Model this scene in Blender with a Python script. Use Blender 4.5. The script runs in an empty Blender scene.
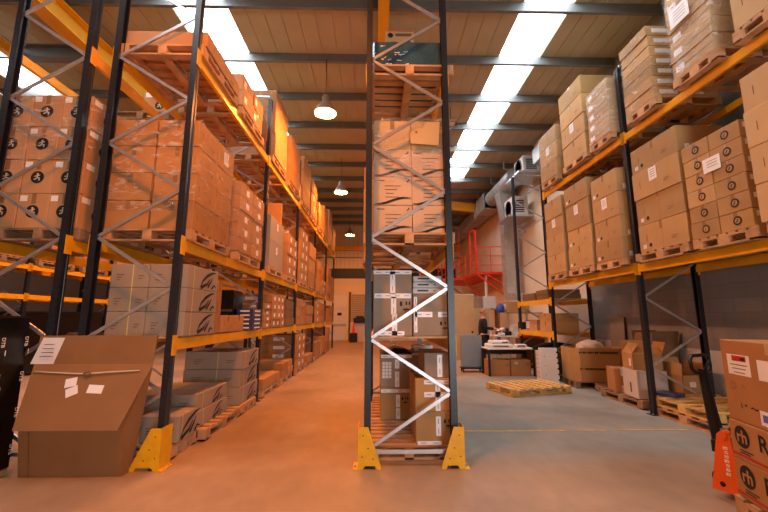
import bpy, bmesh, math, random
from mathutils import Vector, Matrix
R = math.radians
rnd = random.Random(7)
scene = bpy.context.scene
col = scene.collection

# ------------------------------------------------------------------ materials
MATS = {}
def nt(name):
    m = bpy.data.materials.new(name); m.use_nodes = True
    t = m.node_tree; t.nodes.clear()
    o = t.nodes.new('ShaderNodeOutputMaterial')
    b = t.nodes.new('ShaderNodeBsdfPrincipled')
    t.links.new(b.outputs[0], o.inputs[0])
    MATS[name] = m
    return m, t, b, o
def lin(c):
    return tuple((x/12.92 if x <= .04045 else ((x+.055)/1.055)**2.4) for x in c)
def mat(name, rgb, rough=.6, metal=0., noise=.12, scale=6., bump=.0, bscale=40., objvar=0., spec=.5, stretch=(1,1,1), coat=0):
    """surface colour (sRGB) broken up by noise, with a per-object tone shift"""
    m, t, b, o = nt(name)
    N = t.nodes.new; L = t.links.new
    tc = N('ShaderNodeTexCoord'); mp = N('ShaderNodeMapping'); mp.inputs['Scale'].default_value = stretch
    L(tc.outputs['Object'], mp.inputs[0])
    nz = N('ShaderNodeTexNoise'); nz.inputs['Scale'].default_value = scale; nz.inputs['Detail'].default_value = 5
    L(mp.outputs[0], nz.inputs['Vector'])
    mr = N('ShaderNodeMapRange'); mr.inputs[1].default_value = .3; mr.inputs[2].default_value = .7
    mr.inputs[3].default_value = 1-noise; mr.inputs[4].default_value = 1+noise
    L(nz.outputs[0], mr.inputs[0])
    fac = mr.outputs[0]
    if objvar:
        oi = N('ShaderNodeObjectInfo'); m2 = N('ShaderNodeMapRange')
        m2.inputs[3].default_value = 1-objvar; m2.inputs[4].default_value = 1+objvar
        L(oi.outputs['Random'], m2.inputs[0])
        mu = N('ShaderNodeMath'); mu.operation = 'MULTIPLY'; L(fac, mu.inputs[0]); L(m2.outputs[0], mu.inputs[1]); fac = mu.outputs[0]
    vm = N('ShaderNodeVectorMath'); vm.operation = 'SCALE'; vm.inputs[0].default_value = lin(rgb)
    L(fac, vm.inputs['Scale']); L(vm.outputs[0], b.inputs['Base Color'])
    b.inputs['Roughness'].default_value = rough; b.inputs['Metallic'].default_value = metal
    b.inputs['Specular IOR Level'].default_value = spec
    b.inputs['Coat Weight'].default_value = coat
    if bump:
        n2 = N('ShaderNodeTexNoise'); n2.inputs['Scale'].default_value = bscale; n2.inputs['Detail'].default_value = 3
        L(mp.outputs[0], n2.inputs['Vector'])
        bp = N('ShaderNodeBump'); bp.inputs['Strength'].default_value = bump; bp.inputs['Distance'].default_value = .01
        L(n2.outputs[0], bp.inputs['Height']); L(bp.outputs[0], b.inputs['Normal'])
    return m
mat('kraft', (.73,.58,.38), .75, noise=.07, scale=3, objvar=.2, bump=.15, bscale=9, spec=.25)
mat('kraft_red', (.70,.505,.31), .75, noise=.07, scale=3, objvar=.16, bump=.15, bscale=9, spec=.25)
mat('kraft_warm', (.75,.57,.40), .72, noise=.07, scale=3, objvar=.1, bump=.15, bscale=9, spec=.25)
mat('kraft_pink', (.85,.71,.58), .7, noise=.05, scale=3, objvar=.06, spec=.25)
mat('kraft_brown', (.57,.41,.26), .75, noise=.07, scale=3, bump=.15, bscale=6, spec=.25)
mat('kraft_pale', (.78,.65,.46), .7, noise=.06, scale=3, objvar=.08, bump=.15, bscale=9, spec=.25)
mat('kraft_grey', (.63,.57,.50), .7, noise=.06, scale=3, objvar=.08, spec=.25)
mat('kraft_dark', (.50,.39,.27), .75, noise=.08, scale=3, objvar=.12, spec=.25)
mat('kraft_open', (.45,.31,.2), .8, noise=.1, scale=3)
mat('white_card', (.82,.80,.78), .6, noise=.04, scale=3, objvar=.05)
mat('tape_brown', (.60,.45,.30), .25, noise=.05)
mat('tape_clear', (.78,.66,.52), .2, noise=.05)
mat('tape_white', (.95,.95,.96), .3, noise=.02)
mat('paper', (.95,.94,.93), .5, noise=.02)
mat('ink', (.10,.08,.07), .6, noise=.05)
mat('ink_soft', (.42,.32,.24), .7, noise=.05)
mat('ink_blue', (.35,.42,.75), .6, noise=.05)
mat('ink_red', (.72,.16,.10), .5, noise=.05)
mat('cream_ink', (.86,.80,.68), .6, noise=.03)
mat('wood', (.74,.58,.42), .8, noise=.22, scale=5, objvar=.12, bump=.3, bscale=30, stretch=(1,1,1), spec=.2)
mat('wood_old', (.58,.48,.38), .85, noise=.25, scale=5, objvar=.12, bump=.3, bscale=30, spec=.2)
mat('wood_yellow', (.82,.68,.42), .7, noise=.2, scale=5, objvar=.08, bump=.2, bscale=30, spec=.2)
mat('chipboard', (.78,.66,.52), .7, noise=.12, scale=30)
mat('upright_paint', (.10,.115,.15), .36, noise=.12, scale=8)
mat('slot', (.27,.27,.29), .5, noise=.3, scale=20)
mat('beam_paint', (.93,.66,.07), .4, noise=.08, scale=6)
mat('guard_paint', (.90,.68,.06), .4, noise=.1, scale=10)
mat('galv', (.74,.74,.75), .35, metal=.75, noise=.1, scale=12)
mat('steel_light', (.80,.79,.78), .35, metal=.5, noise=.06, scale=10)
mat('duct_metal', (.72,.72,.70), .38, metal=.6, noise=.15, scale=5, bump=.1, bscale=8)
mat('purlin_metal', (.47,.49,.49), .5, metal=.3, noise=.08, scale=4)
mat('roof_sheet', (.72,.68,.56), .6, noise=.06, scale=2)
mat('steel_yellow', (.93,.68,.10), .5, noise=.07, scale=3)
mat('wall_beige', (.90,.84,.73), .75, noise=.05, scale=1.5)
mat('wall_white', (.80,.79,.77), .7, noise=.05, scale=1.5)
mat('wall_grey', (.52,.54,.52), .8, noise=.08, scale=1.5)
mat('wall_shaded', (.36,.33,.30), .8, noise=.1, scale=1.5)  # outer wall tone with shade put into the colour
mat('dark_panel', (.13,.13,.14), .5, noise=.1)
mat('door_white', (.90,.88,.84), .5, noise=.03)
mat('red_paint', (.88,.20,.08), .4, noise=.08, scale=6)
mat('orange_plastic', (.97,.40,.08), .4, noise=.05)
mat('black_plastic', (.05,.05,.055), .45, noise=.2, scale=8)
mat('black_wrap', (.035,.033,.035), .28, noise=.3, scale=4, bump=.6, bscale=6)
mat('grey_panel', (.50,.54,.56), .5, noise=.05)
mat('white_plastic', (.88,.87,.84), .4, noise=.04)
mat('blue_film', (.20,.32,.38), .12, noise=.35, scale=7, bump=1., bscale=14, coat=.6)
mat('blue_box', (.22,.26,.42), .5, noise=.15, objvar=.1)
mat('tray_white', (.78,.82,.84), .4, noise=.04)
mat('skin', (.82,.58,.44), .55, noise=.05)
mat('jacket', (.09,.10,.13), .8, noise=.2, scale=10)
mat('trousers', (.12,.12,.14), .85, noise=.2, scale=10)
mat('hair', (.62,.38,.24), .7, noise=.1)
mat('blue_plastic', (.15,.28,.62), .4, noise=.05)
mat('sack', (.90,.87,.80), .8, noise=.08, scale=8, bump=.5, bscale=10)
mat('lamp_shell', (.62,.55,.46), .4, metal=.3, noise=.05)
mat('cream_strap', (.85,.80,.45), .4, noise=.04)
mat('floor_line', (.76,.62,.38), .6, noise=.25, scale=9)
mat('rubber', (.06,.06,.06), .7, noise=.2)

def floor_material():
    m, t, b, o = nt('floor_concrete'); N = t.nodes.new; L = t.links.new
    tc = N('ShaderNodeTexCoord')
    n1 = N('ShaderNodeTexNoise'); n1.inputs['Scale'].default_value = .9; n1.inputs['Detail'].default_value = 8; n1.inputs['Roughness'].default_value = .62
    n2 = N('ShaderNodeTexNoise'); n2.inputs['Scale'].default_value = 5.; n2.inputs['Detail'].default_value = 6
    mp = N('ShaderNodeMapping'); mp.inputs['Scale'].default_value = (1.3, .7, 1)
    L(tc.outputs['Object'], n1.inputs['Vector']); L(tc.outputs['Object'], mp.inputs[0]); L(mp.outputs[0], n2.inputs['Vector'])
    # the bare floor of the storage aisles is warm brown; the work area past the rack end is painted grey
    sx = N('ShaderNodeSeparateXYZ'); L(tc.outputs['Object'], sx.inputs[0])
    def step(sock, a, w):
        r = N('ShaderNodeMapRange'); r.inputs[1].default_value = a-w; r.inputs[2].default_value = a+w; L(sock, r.inputs[0]); return r.outputs[0]
    wob = N('ShaderNodeMath'); wob.operation = 'MULTIPLY_ADD'; wob.inputs[1].default_value = .9; L(n1.outputs[0], wob.inputs[0]); L(sx.outputs['Y'], wob.inputs[2])
    gx = step(sx.outputs['X'], .75, .02); gy = step(wob.outputs[0], 4.75, .35)
    gg = N('ShaderNodeMath'); gg.operation = 'MULTIPLY'; L(gx, gg.inputs[0]); L(gy, gg.inputs[1])
    far = N('ShaderNodeMapRange'); far.inputs[1].default_value = 9.9; far.inputs[2].default_value = 9.8; L(sx.outputs['Y'], far.inputs[0])
    g2 = N('ShaderNodeMath'); g2.operation = 'MULTIPLY'; L(gg.outputs[0], g2.inputs[0]); L(far.outputs[0], g2.inputs[1])
    mx = N('ShaderNodeMix'); mx.data_type = 'RGBA'
    mx.inputs[6].default_value = (*lin((.65,.54,.43)), 1); mx.inputs[7].default_value = (*lin((.56,.56,.52)), 1)
    L(g2.outputs[0], mx.inputs[0])
    a = N('ShaderNodeMapRange'); a.inputs[1].default_value = .3; a.inputs[2].default_value = .7; a.inputs[3].default_value = .74; a.inputs[4].default_value = 1.18; L(n1.outputs[0], a.inputs[0])
    c = N('ShaderNodeMapRange'); c.inputs[1].default_value = .3; c.inputs[2].default_value = .7; c.inputs[3].default_value = .93; c.inputs[4].default_value = 1.06; L(n2.outputs[0], c.inputs[0])
    mu = N('ShaderNodeMath'); mu.operation = 'MULTIPLY'; L(a.outputs[0], mu.inputs[0]); L(c.outputs[0], mu.inputs[1])
    vm = N('ShaderNodeVectorMath'); vm.operation = 'SCALE'; L(mx.outputs[2], vm.inputs[0]); L(mu.outputs[0], vm.inputs['Scale'])
    L(vm.outputs[0], b.inputs['Base Color'])
    rr = N('ShaderNodeMapRange'); rr.inputs[1].default_value = .3; rr.inputs[2].default_value = .7; rr.inputs[3].default_value = .38; rr.inputs[4].default_value = .6; L(n1.outputs[0], rr.inputs[0])
    L(rr.outputs[0], b.inputs['Roughness']); b.inputs['Specular IOR Level'].default_value = .35
floor_material()

def block_material():
    m, t, b, o = nt('block_wall'); N = t.nodes.new; L = t.links.new
    tc = N('ShaderNodeTexCoord'); sp = N('ShaderNodeSeparateXYZ'); cb = N('ShaderNodeCombineXYZ')
    L(tc.outputs['Object'], sp.inputs[0]); L(sp.outputs['Y'], cb.inputs['X']); L(sp.outputs['Z'], cb.inputs['Y'])
    br = N('ShaderNodeTexBrick'); br.inputs['Scale'].default_value = 1; br.inputs['Brick Width'].default_value = .45; br.inputs['Row Height'].default_value = .225
    br.inputs['Mortar Size'].default_value = .008; br.inputs['Color1'].default_value = (*lin((.56,.54,.52)),1); br.inputs['Color2'].default_value = (*lin((.52,.50,.48)),1)
    br.inputs['Mortar'].default_value = (*lin((.50,.48,.46)),1)
    L(cb.outputs[0], br.inputs['Vector']); L(br.outputs[0], b.inputs['Base Color']); b.inputs['Roughness'].default_value = .85
block_material()

def wrap_material(name, cover, tint=(.95,.95,.95)):
    """clear stretch film: mostly see-through, with bright creases that catch the light"""
    m, t, b, o = nt(name); N = t.nodes.new; L = t.links.new
    tr = N('ShaderNodeBsdfTransparent'); tr.inputs[0].default_value = (*tint, 1)
    b.inputs['Base Color'].default_value = (.85,.85,.86,1); b.inputs['Roughness'].default_value = .12; b.inputs['Specular IOR Level'].default_value = .9
    tc = N('ShaderNodeTexCoord'); mp = N('ShaderNodeMapping'); mp.inputs['Scale'].default_value = (1.6,1.6,4.5); mp.inputs['Rotation'].default_value = (R(8),R(6),0)
    nz = N('ShaderNodeTexNoise'); nz.inputs['Scale'].default_value = 5; nz.inputs['Detail'].default_value = 7; nz.inputs['Distortion'].default_value = 1.2
    L(tc.outputs['Object'], mp.inputs[0]); L(mp.outputs[0], nz.inputs['Vector'])
    bp = N('ShaderNodeBump'); bp.inputs['Strength'].default_value = 1.; bp.inputs['Distance'].default_value = .03
    L(nz.outputs[0], bp.inputs['Height']); L(bp.outputs[0], b.inputs['Normal'])
    mr = N('ShaderNodeMapRange'); mr.inputs[1].default_value = .54; mr.inputs[2].default_value = .72; mr.inputs[3].default_value = cover; mr.inputs[4].default_value = cover+.5
    L(nz.outputs[0], mr.inputs[0])
    mx = N('ShaderNodeMixShader'); L(mr.outputs[0], mx.inputs[0]); L(tr.outputs[0], mx.inputs[1]); L(b.outputs[0], mx.inputs[2]); L(mx.outputs[0], o.inputs[0])
wrap_material('film', .0)
wrap_material('film_thick', .05)

def emis(name, rgb, s):
    m, t, b, o = nt(name)
    b.inputs['Base Color'].default_value = (*rgb,1)
    b.inputs['Emission Color'].default_value = (*rgb,1); b.inputs['Emission Strength'].default_value = s
emis('lamp_glass', (1.,.72,.42), 26)
emis('lit_window', (1.,.93,.85), 2.2)
def skylight_mat():
    m, t, b, o = nt('skylight_sheet')
    tr = t.nodes.new('ShaderNodeBsdfTransparent'); tr.inputs[0].default_value = (.92,.93,.95,1)
    mx = t.nodes.new('ShaderNodeMixShader'); mx.inputs[0].default_value = .12
    b.inputs['Base Color'].default_value = (.8,.8,.8,1)
    t.links.new(tr.outputs[0], mx.inputs[1]); t.links.new(b.outputs[0], mx.inputs[2]); t.links.new(mx.outputs[0], o.inputs[0])
skylight_mat()

# ------------------------------------------------------------------ mesh builder
class MB:
    def __init__(s): s.v=[]; s.f=[]; s.m=[]; s.mats=[]; s.smooth=[]
    def mi(s, m):
        if m not in s.mats: s.mats.append(m)
        return s.mats.index(m)
    def add(s, vs, fs, m, smooth=False, M=None):
        b=len(s.v)
        s.v += [tuple(M@Vector(v)) if M else tuple(v) for v in vs]
        k=s.mi(m)
        for f in fs: s.f.append(tuple(b+i for i in f)); s.m.append(k); s.smooth.append(smooth)
        return s
    def box(s, x0,y0,z0,x1,y1,z1,m, M=None):
        vs=[(x0,y0,z0),(x1,y0,z0),(x1,y1,z0),(x0,y1,z0),(x0,y0,z1),(x1,y0,z1),(x1,y1,z1),(x0,y1,z1)]
        return s.add(vs,[(0,3,2,1),(4,5,6,7),(0,1,5,4),(1,2,6,5),(2,3,7,6),(3,0,4,7)],m,M=M)
    def bbox(s, x0,y0,z0,x1,y1,z1,m,b=.006, M=None):
        """box with bevelled edges"""
        bm=bmesh.new(); bmesh.ops.create_cube(bm,size=1)
        for v in bm.verts: v.co=Vector(((x0+x1)/2+v.co.x*(x1-x0),(y0+y1)/2+v.co.y*(y1-y0),(z0+z1)/2+v.co.z*(z1-z0)))
        bmesh.ops.bevel(bm,geom=bm.edges[:]+bm.verts[:],offset=b,segments=1,affect='EDGES',profile=.5)
        bm.verts.index_update()
        s.add([v.co.copy() for v in bm.verts],[tuple(v.index for v in f.verts) for f in bm.faces],m,M=M); bm.free(); return s
    def prism(s, pts, axis, a, b, m, M=None):
        """extrude a 2D outline along axis: 'x' pts=(y,z), 'y' pts=(x,z), 'z' pts=(x,y)"""
        f={'x':lambda p,t:(t,p[0],p[1]),'y':lambda p,t:(p[0],t,p[1]),'z':lambda p,t:(p[0],p[1],t)}[axis]
        n=len(pts); vs=[f(p,a) for p in pts]+[f(p,b) for p in pts]
        fs=[tuple(range(n)),tuple(range(2*n-1,n-1,-1))]+[(i,(i+1)%n+0,(i+1)%n+n,i+n) for i in range(n)]
        return s.add(vs,fs,m,M=M)
    def bar(s, p, q, w, h, m, up=(0,0,1)):
        p=Vector(p); q=Vector(q); d=(q-p); L=d.length; d.normalize(); up=Vector(up)
        x=d.cross(up)
        if x.length<1e-4: x=d.cross(Vector((1,0,0)))
        x.normalize(); z=x.cross(d)
        M=Matrix((( x.x,d.x,z.x,p.x),(x.y,d.y,z.y,p.y),(x.z,d.z,z.z,p.z),(0,0,0,1)))
        return s.box(-w/2,0,-h/2,w/2,L,h/2,m,M=M)
    def tube(s, pts, r, m, n=10, cap=True):
        pts=[Vector(p) for p in pts]; rs=r if isinstance(r,(list,tuple)) else [r]*len(pts)
        rings=[]; pd=None; x=None
        for i,p in enumerate(pts):
            d=(pts[min(i+1,len(pts)-1)]-pts[max(i-1,0)]).normalized()
            if x is None:
                x=d.cross(Vector((0,0,1)));
                if x.length<1e-3: x=d.cross(Vector((1,0,0)))
            x=(x-d*x.dot(d)).normalized(); y=d.cross(x)
            rings.append([p+(x*math.cos(2*math.pi*k/n)+y*math.sin(2*math.pi*k/n))*rs[i] for k in range(n)])
        vs=[v for r_ in rings for v in r_]; fs=[]
        for i in range(len(pts)-1):
            for k in range(n): fs.append((i*n+k,i*n+(k+1)%n,(i+1)*n+(k+1)%n,(i+1)*n+k))
        s.add(vs,fs,m,True)
        if cap:
            s.add(rings[0],[tuple(range(n-1,-1,-1))],m); s.add(rings[-1],[tuple(range(n))],m)
        return s
    def lathe(s, prof, m, c=(0,0,0), n=24, M=None):
        vs=[];fs=[]
        for r,z in prof:
            for k in range(n): a=2*math.pi*k/n; vs.append((c[0]+r*math.cos(a),c[1]+r*math.sin(a),c[2]+z))
        for i in range(len(prof)-1):
            for k in range(n): fs.append((i*n+k,i*n+(k+1)%n,(i+1)*n+(k+1)%n,(i+1)*n+k))
        return s.add(vs,fs,m,True,M=M)
    def disc(s, c, r, m, n=20, M=None):
        vs=[(c[0]+r*math.cos(2*math.pi*k/n),c[1]+r*math.sin(2*math.pi*k/n),c[2]) for k in range(n)]
        return s.add(vs,[tuple(range(n))],m,M=M)
    def mesh(s, name='mesh'):
        me=bpy.data.meshes.new(name); me.from_pydata(s.v,[],s.f)
        for m in s.mats: me.materials.append(MATS[m])
        me.polygons.foreach_set('material_index',s.m); me.polygons.foreach_set('use_smooth',s.smooth)
        me.update(); return me
    def build(s, name, parent=None, loc=(0,0,0), rz=0):
        return link(name, s.mesh(name), parent, loc, rz)
def link(name, me, parent=None, loc=(0,0,0), rz=0):
    o=bpy.data.objects.new(name,me); col.objects.link(o); o.location=loc; o.rotation_euler=(0,0,rz)
    if parent: o.parent=parent
    return o
LABELS=set()
def tag(o, label, cat, group=None, kind=None):
    n=len(label.replace('-',' ').split())
    assert 4<=len(label.split())<=16, label
    assert label not in LABELS, label
    group=group or {'pallet':'wooden pallets under the loads and on the floor','lamp':'bell lamps hung from the roof' if o.name.startswith('high_bay') else None,'rack guard':'yellow guards at the rack posts',
        'pallet racking':'dark blue pallet racks with yellow beams','tray':'grey trays stacked on the middle rack','plastic wrap':'clear films round the pallet loads','air conditioner':'air conditioning units on the side wall',
        'carton':'single cartons standing about the racks and floor'}.get(cat)
    if o.name.startswith('flat_box') and 'five' in label: group='five flat dark blue boxes on the boards'
    LABELS.add(label)
    o['label']=label; o['category']=cat
    if group: o['group']=group
    if kind: o['kind']=kind
    return o
def thing(name, label, cat, loc=(0,0,0), rz=0, group=None):
    o=link(name,None,None,loc,rz); return tag(o,label,cat,group)
def struct(name, mb, label=None, cat=None):
    o=mb.build(name); o['kind']='structure'
    o['label']=label or ('plain '+name.replace('_',' ')+' of the warehouse building'); o['category']=cat or name.split('_')[0]
    return o

TXT={}
def text_polys(s, size, bold=False):
    """flat triangles of a text, centred on 0,0"""
    key=(s,size,bold)
    if key in TXT: return TXT[key]
    c=bpy.data.curves.new('t','FONT'); c.body=s; c.size=size; c.align_x='CENTER'; c.align_y='CENTER'
    if bold: c.offset=size*.02
    c.resolution_u=3
    o=bpy.data.objects.new('t',c); col.objects.link(o); me=bpy.data.meshes.new_from_object(o)
    out=[[tuple(me.vertices[i].co[:2]) for i in p.vertices] for p in me.polygons]
    bpy.data.objects.remove(o); bpy.data.meshes.remove(me)
    TXT[key]=out; return out

# ------------------------------------------------------------------ printed marks on carton faces
def face_M(face, w, d, h, off):
    """matrix from (u,v,layer) on a face to carton coordinates; carton origin is its bottom centre"""
    if face=='F': return Matrix(((1,0,0,0),(0,0,-1,-d/2-off),(0,1,0,0),(0,0,0,1)))
    if face=='R': return Matrix(((0,0,1,w/2+off),(1,0,0,0),(0,1,0,0),(0,0,0,1)))
    if face=='L': return Matrix(((0,0,-1,-w/2-off),(-1,0,0,0),(0,1,0,0),(0,0,0,1)))
    if face=='T': return Matrix(((1,0,0,0),(0,1,0,-0),(0,0,1,h+off),(0,0,0,1)))
class Marks(MB):
    def __init__(s, w,d,h): super().__init__(); s.dim=(w,d,h)
    def poly(s, face, pts, m, lay=0):
        M=face_M(face,*s.dim,.0015+lay*.0012)
        s.add([(p[0],p[1],0) for p in pts],[tuple(range(len(pts)))],m,M=M)
    def rect(s, face,u,v,w,h,m,lay=0,rot=0):
        c,q=math.cos(rot),math.sin(rot)
        s.poly(face,[(u+a*c-b*q,v+a*q+b*c) for a,b in ((-w/2,-h/2),(w/2,-h/2),(w/2,h/2),(-w/2,h/2))],m,lay)
    def disc2(s, face,u,v,r,m,lay=0,n=20): s.poly(face,[(u+r*math.cos(2*math.pi*k/n),v+r*math.sin(2*math.pi*k/n)) for k in range(n)],m,lay)
    def text(s, face,u,v,t,size,m,lay=0,bold=False,rot=0):
        c,q=math.cos(rot),math.sin(rot)
        for p in text_polys(t,size,bold): s.poly(face,[(u+a*c-b*q,v+a*q+b*c) for a,b in p],m,lay)
    def stroke(s, face, pts, wd, m, lay=0):
        """ribbon along points; wd = width or list"""
        n=len(pts); ws=wd if isinstance(wd,list) else [wd]*n; L=[];Rr=[]
        for i in range(n):
            a=pts[max(i-1,0)]; b=pts[min(i+1,n-1)]; dx,dy=b[0]-a[0],b[1]-a[1]; l=math.hypot(dx,dy) or 1
            nx,ny=-dy/l*ws[i]/2,dx/l*ws[i]/2
            L.append((pts[i][0]+nx,pts[i][1]+ny)); Rr.append((pts[i][0]-nx,pts[i][1]-ny))
        for i in range(n-1): s.poly(face,[Rr[i],Rr[i+1],L[i+1],L[i]],m,lay)
def mk_tape(M,w,d,h,faces,m='tape_brown',tw=.05,full=False,vert=True):
    M.rect('T',0,0,w if True else w,tw,m) if w>=d else M.rect('T',0,0,tw,d,m)
    for f in faces:
        L=h if full else min(.12,h*.35)
        fw = w if f=='F' else d
        if (f=='F')==(w<d) or full: M.rect(f,0,h-L/2,tw,L,m)
def mk_seam(M,w,d,h,faces):
    for f in faces:
        fw=w if f=='F' else d
        M.rect(f,fw*.02,h/2,.003,h*.98,'ink_soft')
def mk_label(M,f,w,d,h,u,v,sw=.13,sh=.17,rot=0):
    M.rect(f,u,v,sw,sh,'paper',1,rot)
    for k in range(4): M.rect(f,u,v+sh*(.3-.17*k),sw*(.7-.1*(k%2)),sh*.035,'ink_soft',2,rot)
def mk_runner(M,f,w,d,h,u,v,r,ink='ink',fig='cream_ink'):
    """round badge with a pale running figure"""
    M.disc2(f,u,v,r,ink,1); M.disc2(f,u,v+r*.5,r*.17,fig,2,10)
    M.stroke(f,[(u-r*.45,v+r*.1),(u,v+r*.25),(u+r*.4,v+r*.35)],r*.16,fig,2)
    M.stroke(f,[(u,v+r*.3),(u+r*.03,v-r*.1),(u+r*.35,v-r*.15),(u+r*.3,v-r*.55)],r*.2,fig,2)
    M.stroke(f,[(u,v-r*.05),(u-r*.2,v-r*.3),(u-r*.5,v-r*.35)],r*.18,fig,2)
def mk_ring(M,f,w,d,h,u,v,r):
    M.disc2(f,u,v,r,'ink',1); M.disc2(f,u,v,r*.62,'kraft',2)
    M.stroke(f,[(u-r*.25,v-r*.35),(u,v+.0),(u+r*.1,v+r*.35)],r*.25,'ink',3)
def mk_arc(M,f,w,d,h,u,v,s,kx=1.):
    """bold brush-drawn rising arc mark"""
    X=lambda a,b: (u+a*s*kx,v+b*s)
    M.stroke(f,[X(-.5,-.48),X(-.36,-.1),X(-.12,.2),X(.18,.42),X(.42,.5)],[s*.04,s*.13,s*.18,s*.13,s*.04],'ink',1)
    M.stroke(f,[X(-.46,-.48),X(-.1,-.25),X(.1,.1)],[s*.2,s*.16,s*.05],'ink',1)
    M.stroke(f,[X(-.05,-.42),X(.13,-.1),X(.26,.18)],[s*.18,s*.14,s*.04],'ink',1)
    M.stroke(f,[X(.2,-.48),X(.34,-.25),X(.5,-.35)],[s*.15,s*.12,s*.04],'ink',1)
def mk_lines(M,f,u,v,wd,n=4,gap=.035,m='ink_soft',hh=.008):
    for k in range(n): M.rect(f,u+wd*(.0,-.12,-.2,-.05)[k%4],v-gap*k,wd*(1,.75,.5,.85)[k%4],hh,m,1)
def mk_icons(M,f,u,v,s,m='ink'):
    M.rect(f,u-s,v,s*.5,s*.9,m,1); M.rect(f,u+s*.1,v+s*.1,s*.35,s*.7,m,1); M.rect(f,u+s*.75,v+s*.1,s*.35,s*.7,m,1)
    M.poly(f,[(u-s*.8,v-s*1.3),(u+s*.8,v-s*1.3),(u+s*.4,v-s*.95),(u-s*.4,v-s*.95)],m,1); M.rect(f,u,v-s*1.55,s*.12,s*.5,m,1)

def body_mesh(w,d,h,m):
    b=MB(); b.bbox(-w/2,-d/2,0,w/2,d/2,h,m,min(.006,h*.05)); return b.mesh('carton')
def style_parts(style,w,d,h,faces):
    """-> (body material, [(part name, Marks, part label)])"""
    P=[]; side='R' if 'R' in faces else 'L'
    T=Marks(w,d,h); body='kraft'
    if style in('plain','plain_label','end_label','dark','pale'):
        body={'dark':'kraft_dark','pale':'kraft_pale'}.get(style,'kraft'); mk_tape(T,w,d,h,faces); mk_seam(T,w,d,h,[side]); P.append(('tape',T,None))
        K=Marks(w,d,h); mk_lines(K,side,d*.25,h*.35,d*.12,2,.03)
        K.rect(side,-d*.32,h*.5,.01,h*.25,'ink_soft',1); P.append(('printing',K,None))
    if style=='plain_label':
        S=Marks(w,d,h); mk_label(S,side,w,d,h,-d*.02,h*(.72 if h>.36 else .55),.16,min(.2,h*.55),rot=.03); P.append(('paper_label',S,'white printed paper label'))
    if style=='end_label':
        S=Marks(w,d,h); mk_label(S,side,w,d,h,-d*.38,h*.2,.07,.06); mk_label(S,'F',w,d,h,-w*.36,h*.2,.07,.08); S.disc2('F',-w*.22,h*.2,.03,'ink',1); S.disc2(side,-d*.25,h*.22,.03,'ink',1); P.append(('paper_label',S,'small white corner label'))
    if style=='runner':
        body='kraft_pale'; mk_tape(T,w,d,h,faces); P.append(('tape',T,None))
        K=Marks(w,d,h); r=min(.075,h*.24)
        for f in ('F',side): mk_runner(K,f,w,d,h,0,h*.48,r,)
        P.append(('printed_badge',K,'round black badge with a running figure'))
        S=Marks(w,d,h)
        for f in ('F',side):
            fw=w if f=='F' else d; S.rect(f,-fw*.33,h*.86,fw*.24,h*.17,'paper',1)
        P.append(('paper_label',S,'white corner label'))
    if style=='ring':
        mk_tape(T,w,d,h,faces); P.append(('tape',T,None))
        K=Marks(w,d,h)
        for f in ('F',side): mk_ring(K,f,w,d,h,.02,h*.5,min(.055,h*.26))
        P.append(('printed_badge',K,'round black ring badge'))
        S=Marks(w,d,h); S.rect('F',-w*.32,h*.7,w*.2,h*.3,'paper',1); P.append(('paper_label',S,'white corner label'))
    if style=='arc':
        body='kraft_grey'; T.rect('T',0,0,w,.014,'cream_strap'); T.rect(side,-d*.32,h/2,.012,h,'cream_strap'); T.rect('F',w*.08,h/2,.012,h,'cream_strap'); P.append(('strap',T,'narrow yellow strap'))
        K=Marks(w,d,h); mk_arc(K,side,w,d,h,d*.16,h*.5,h*.84,2.0); mk_lines(K,'F',-w*.25,h*.55,w*.2,3,.03); mk_lines(K,'F',w*.3,h*.5,w*.15,2,.03)
        P.append(('printed_mark',K,'black rising arc mark'))
    if style=='grey':
        body='kraft_grey'; mk_tape(T,w,d,h,faces,'tape_clear'); P.append(('tape',T,None))
        S=Marks(w,d,h); mk_label(S,side,w,d,h,0,h*.7,.12,.15); P.append(('paper_label',S,None))
    if style=='small':
        mk_tape(T,w,d,h,faces,tw=.03); P.append(('tape',T,None))
        S=Marks(w,d,h); S.rect(side,d*.05,h*.5,min(.14,d*.35),h*.45,'paper',1); S.rect('F',0,h*.5,w*.3,h*.4,'paper',1); P.append(('paper_label',S,None))
    if style=='twolabel':
        body='kraft'; mk_tape(T,w,d,h,faces,'tape_clear',.04); P.append(('tape',T,None))
        S=Marks(w,d,h)
        for u in (-w*.27,w*.12): S.rect('F',u,h*.5,w*.28,h*.42,'paper',1)
        P.append(('paper_label',S,'two white labels on the end'))
    if style=='bundle':
        body='kraft_pale'; mk_tape(T,w,d,h,faces,'tape_clear',.04); S=Marks(w,d,h); T.rect(side,0,h*.5,d*.98,.01,'ink_soft'); P.append(('tape',T,None))
        S.rect(side,-d*.3,h*.5,d*.22,h*.4,'paper',1); P.append(('paper_label',S,None))
    if style=='wave':
        body='kraft_pink'; K=Marks(w,d,h)
        for o_ in (0,.022):
            K.stroke('F',[(w*(-.48+.96*k/14), .035+o_*.6+.03*math.sin(k/14*4.6-2.1)+.02*k/14) for k in range(15)],[.004+.014*math.sin(math.pi*k/14) for k in range(15)],'ink',1)
        mk_lines(K,'F',0,h*.68,w*.42,4,.045); K.rect('F',-w*.32,h*.87,w*.2,.012,'ink_soft',1); K.stroke('F',[(w*.36,h*.82),(w*.4,h*.86),(w*.42,h*.92)],.012,'ink',1)
        P.append(('printing',K,'printed waves and small lines of text'))
        mk_tape(T,w,d,h,[]); P.append(('tape',T,None))
    if style=='arrow':
        mk_tape(T,w,d,h,faces); P.append(('tape',T,None))
    return body,P
PROTO={}
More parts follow.
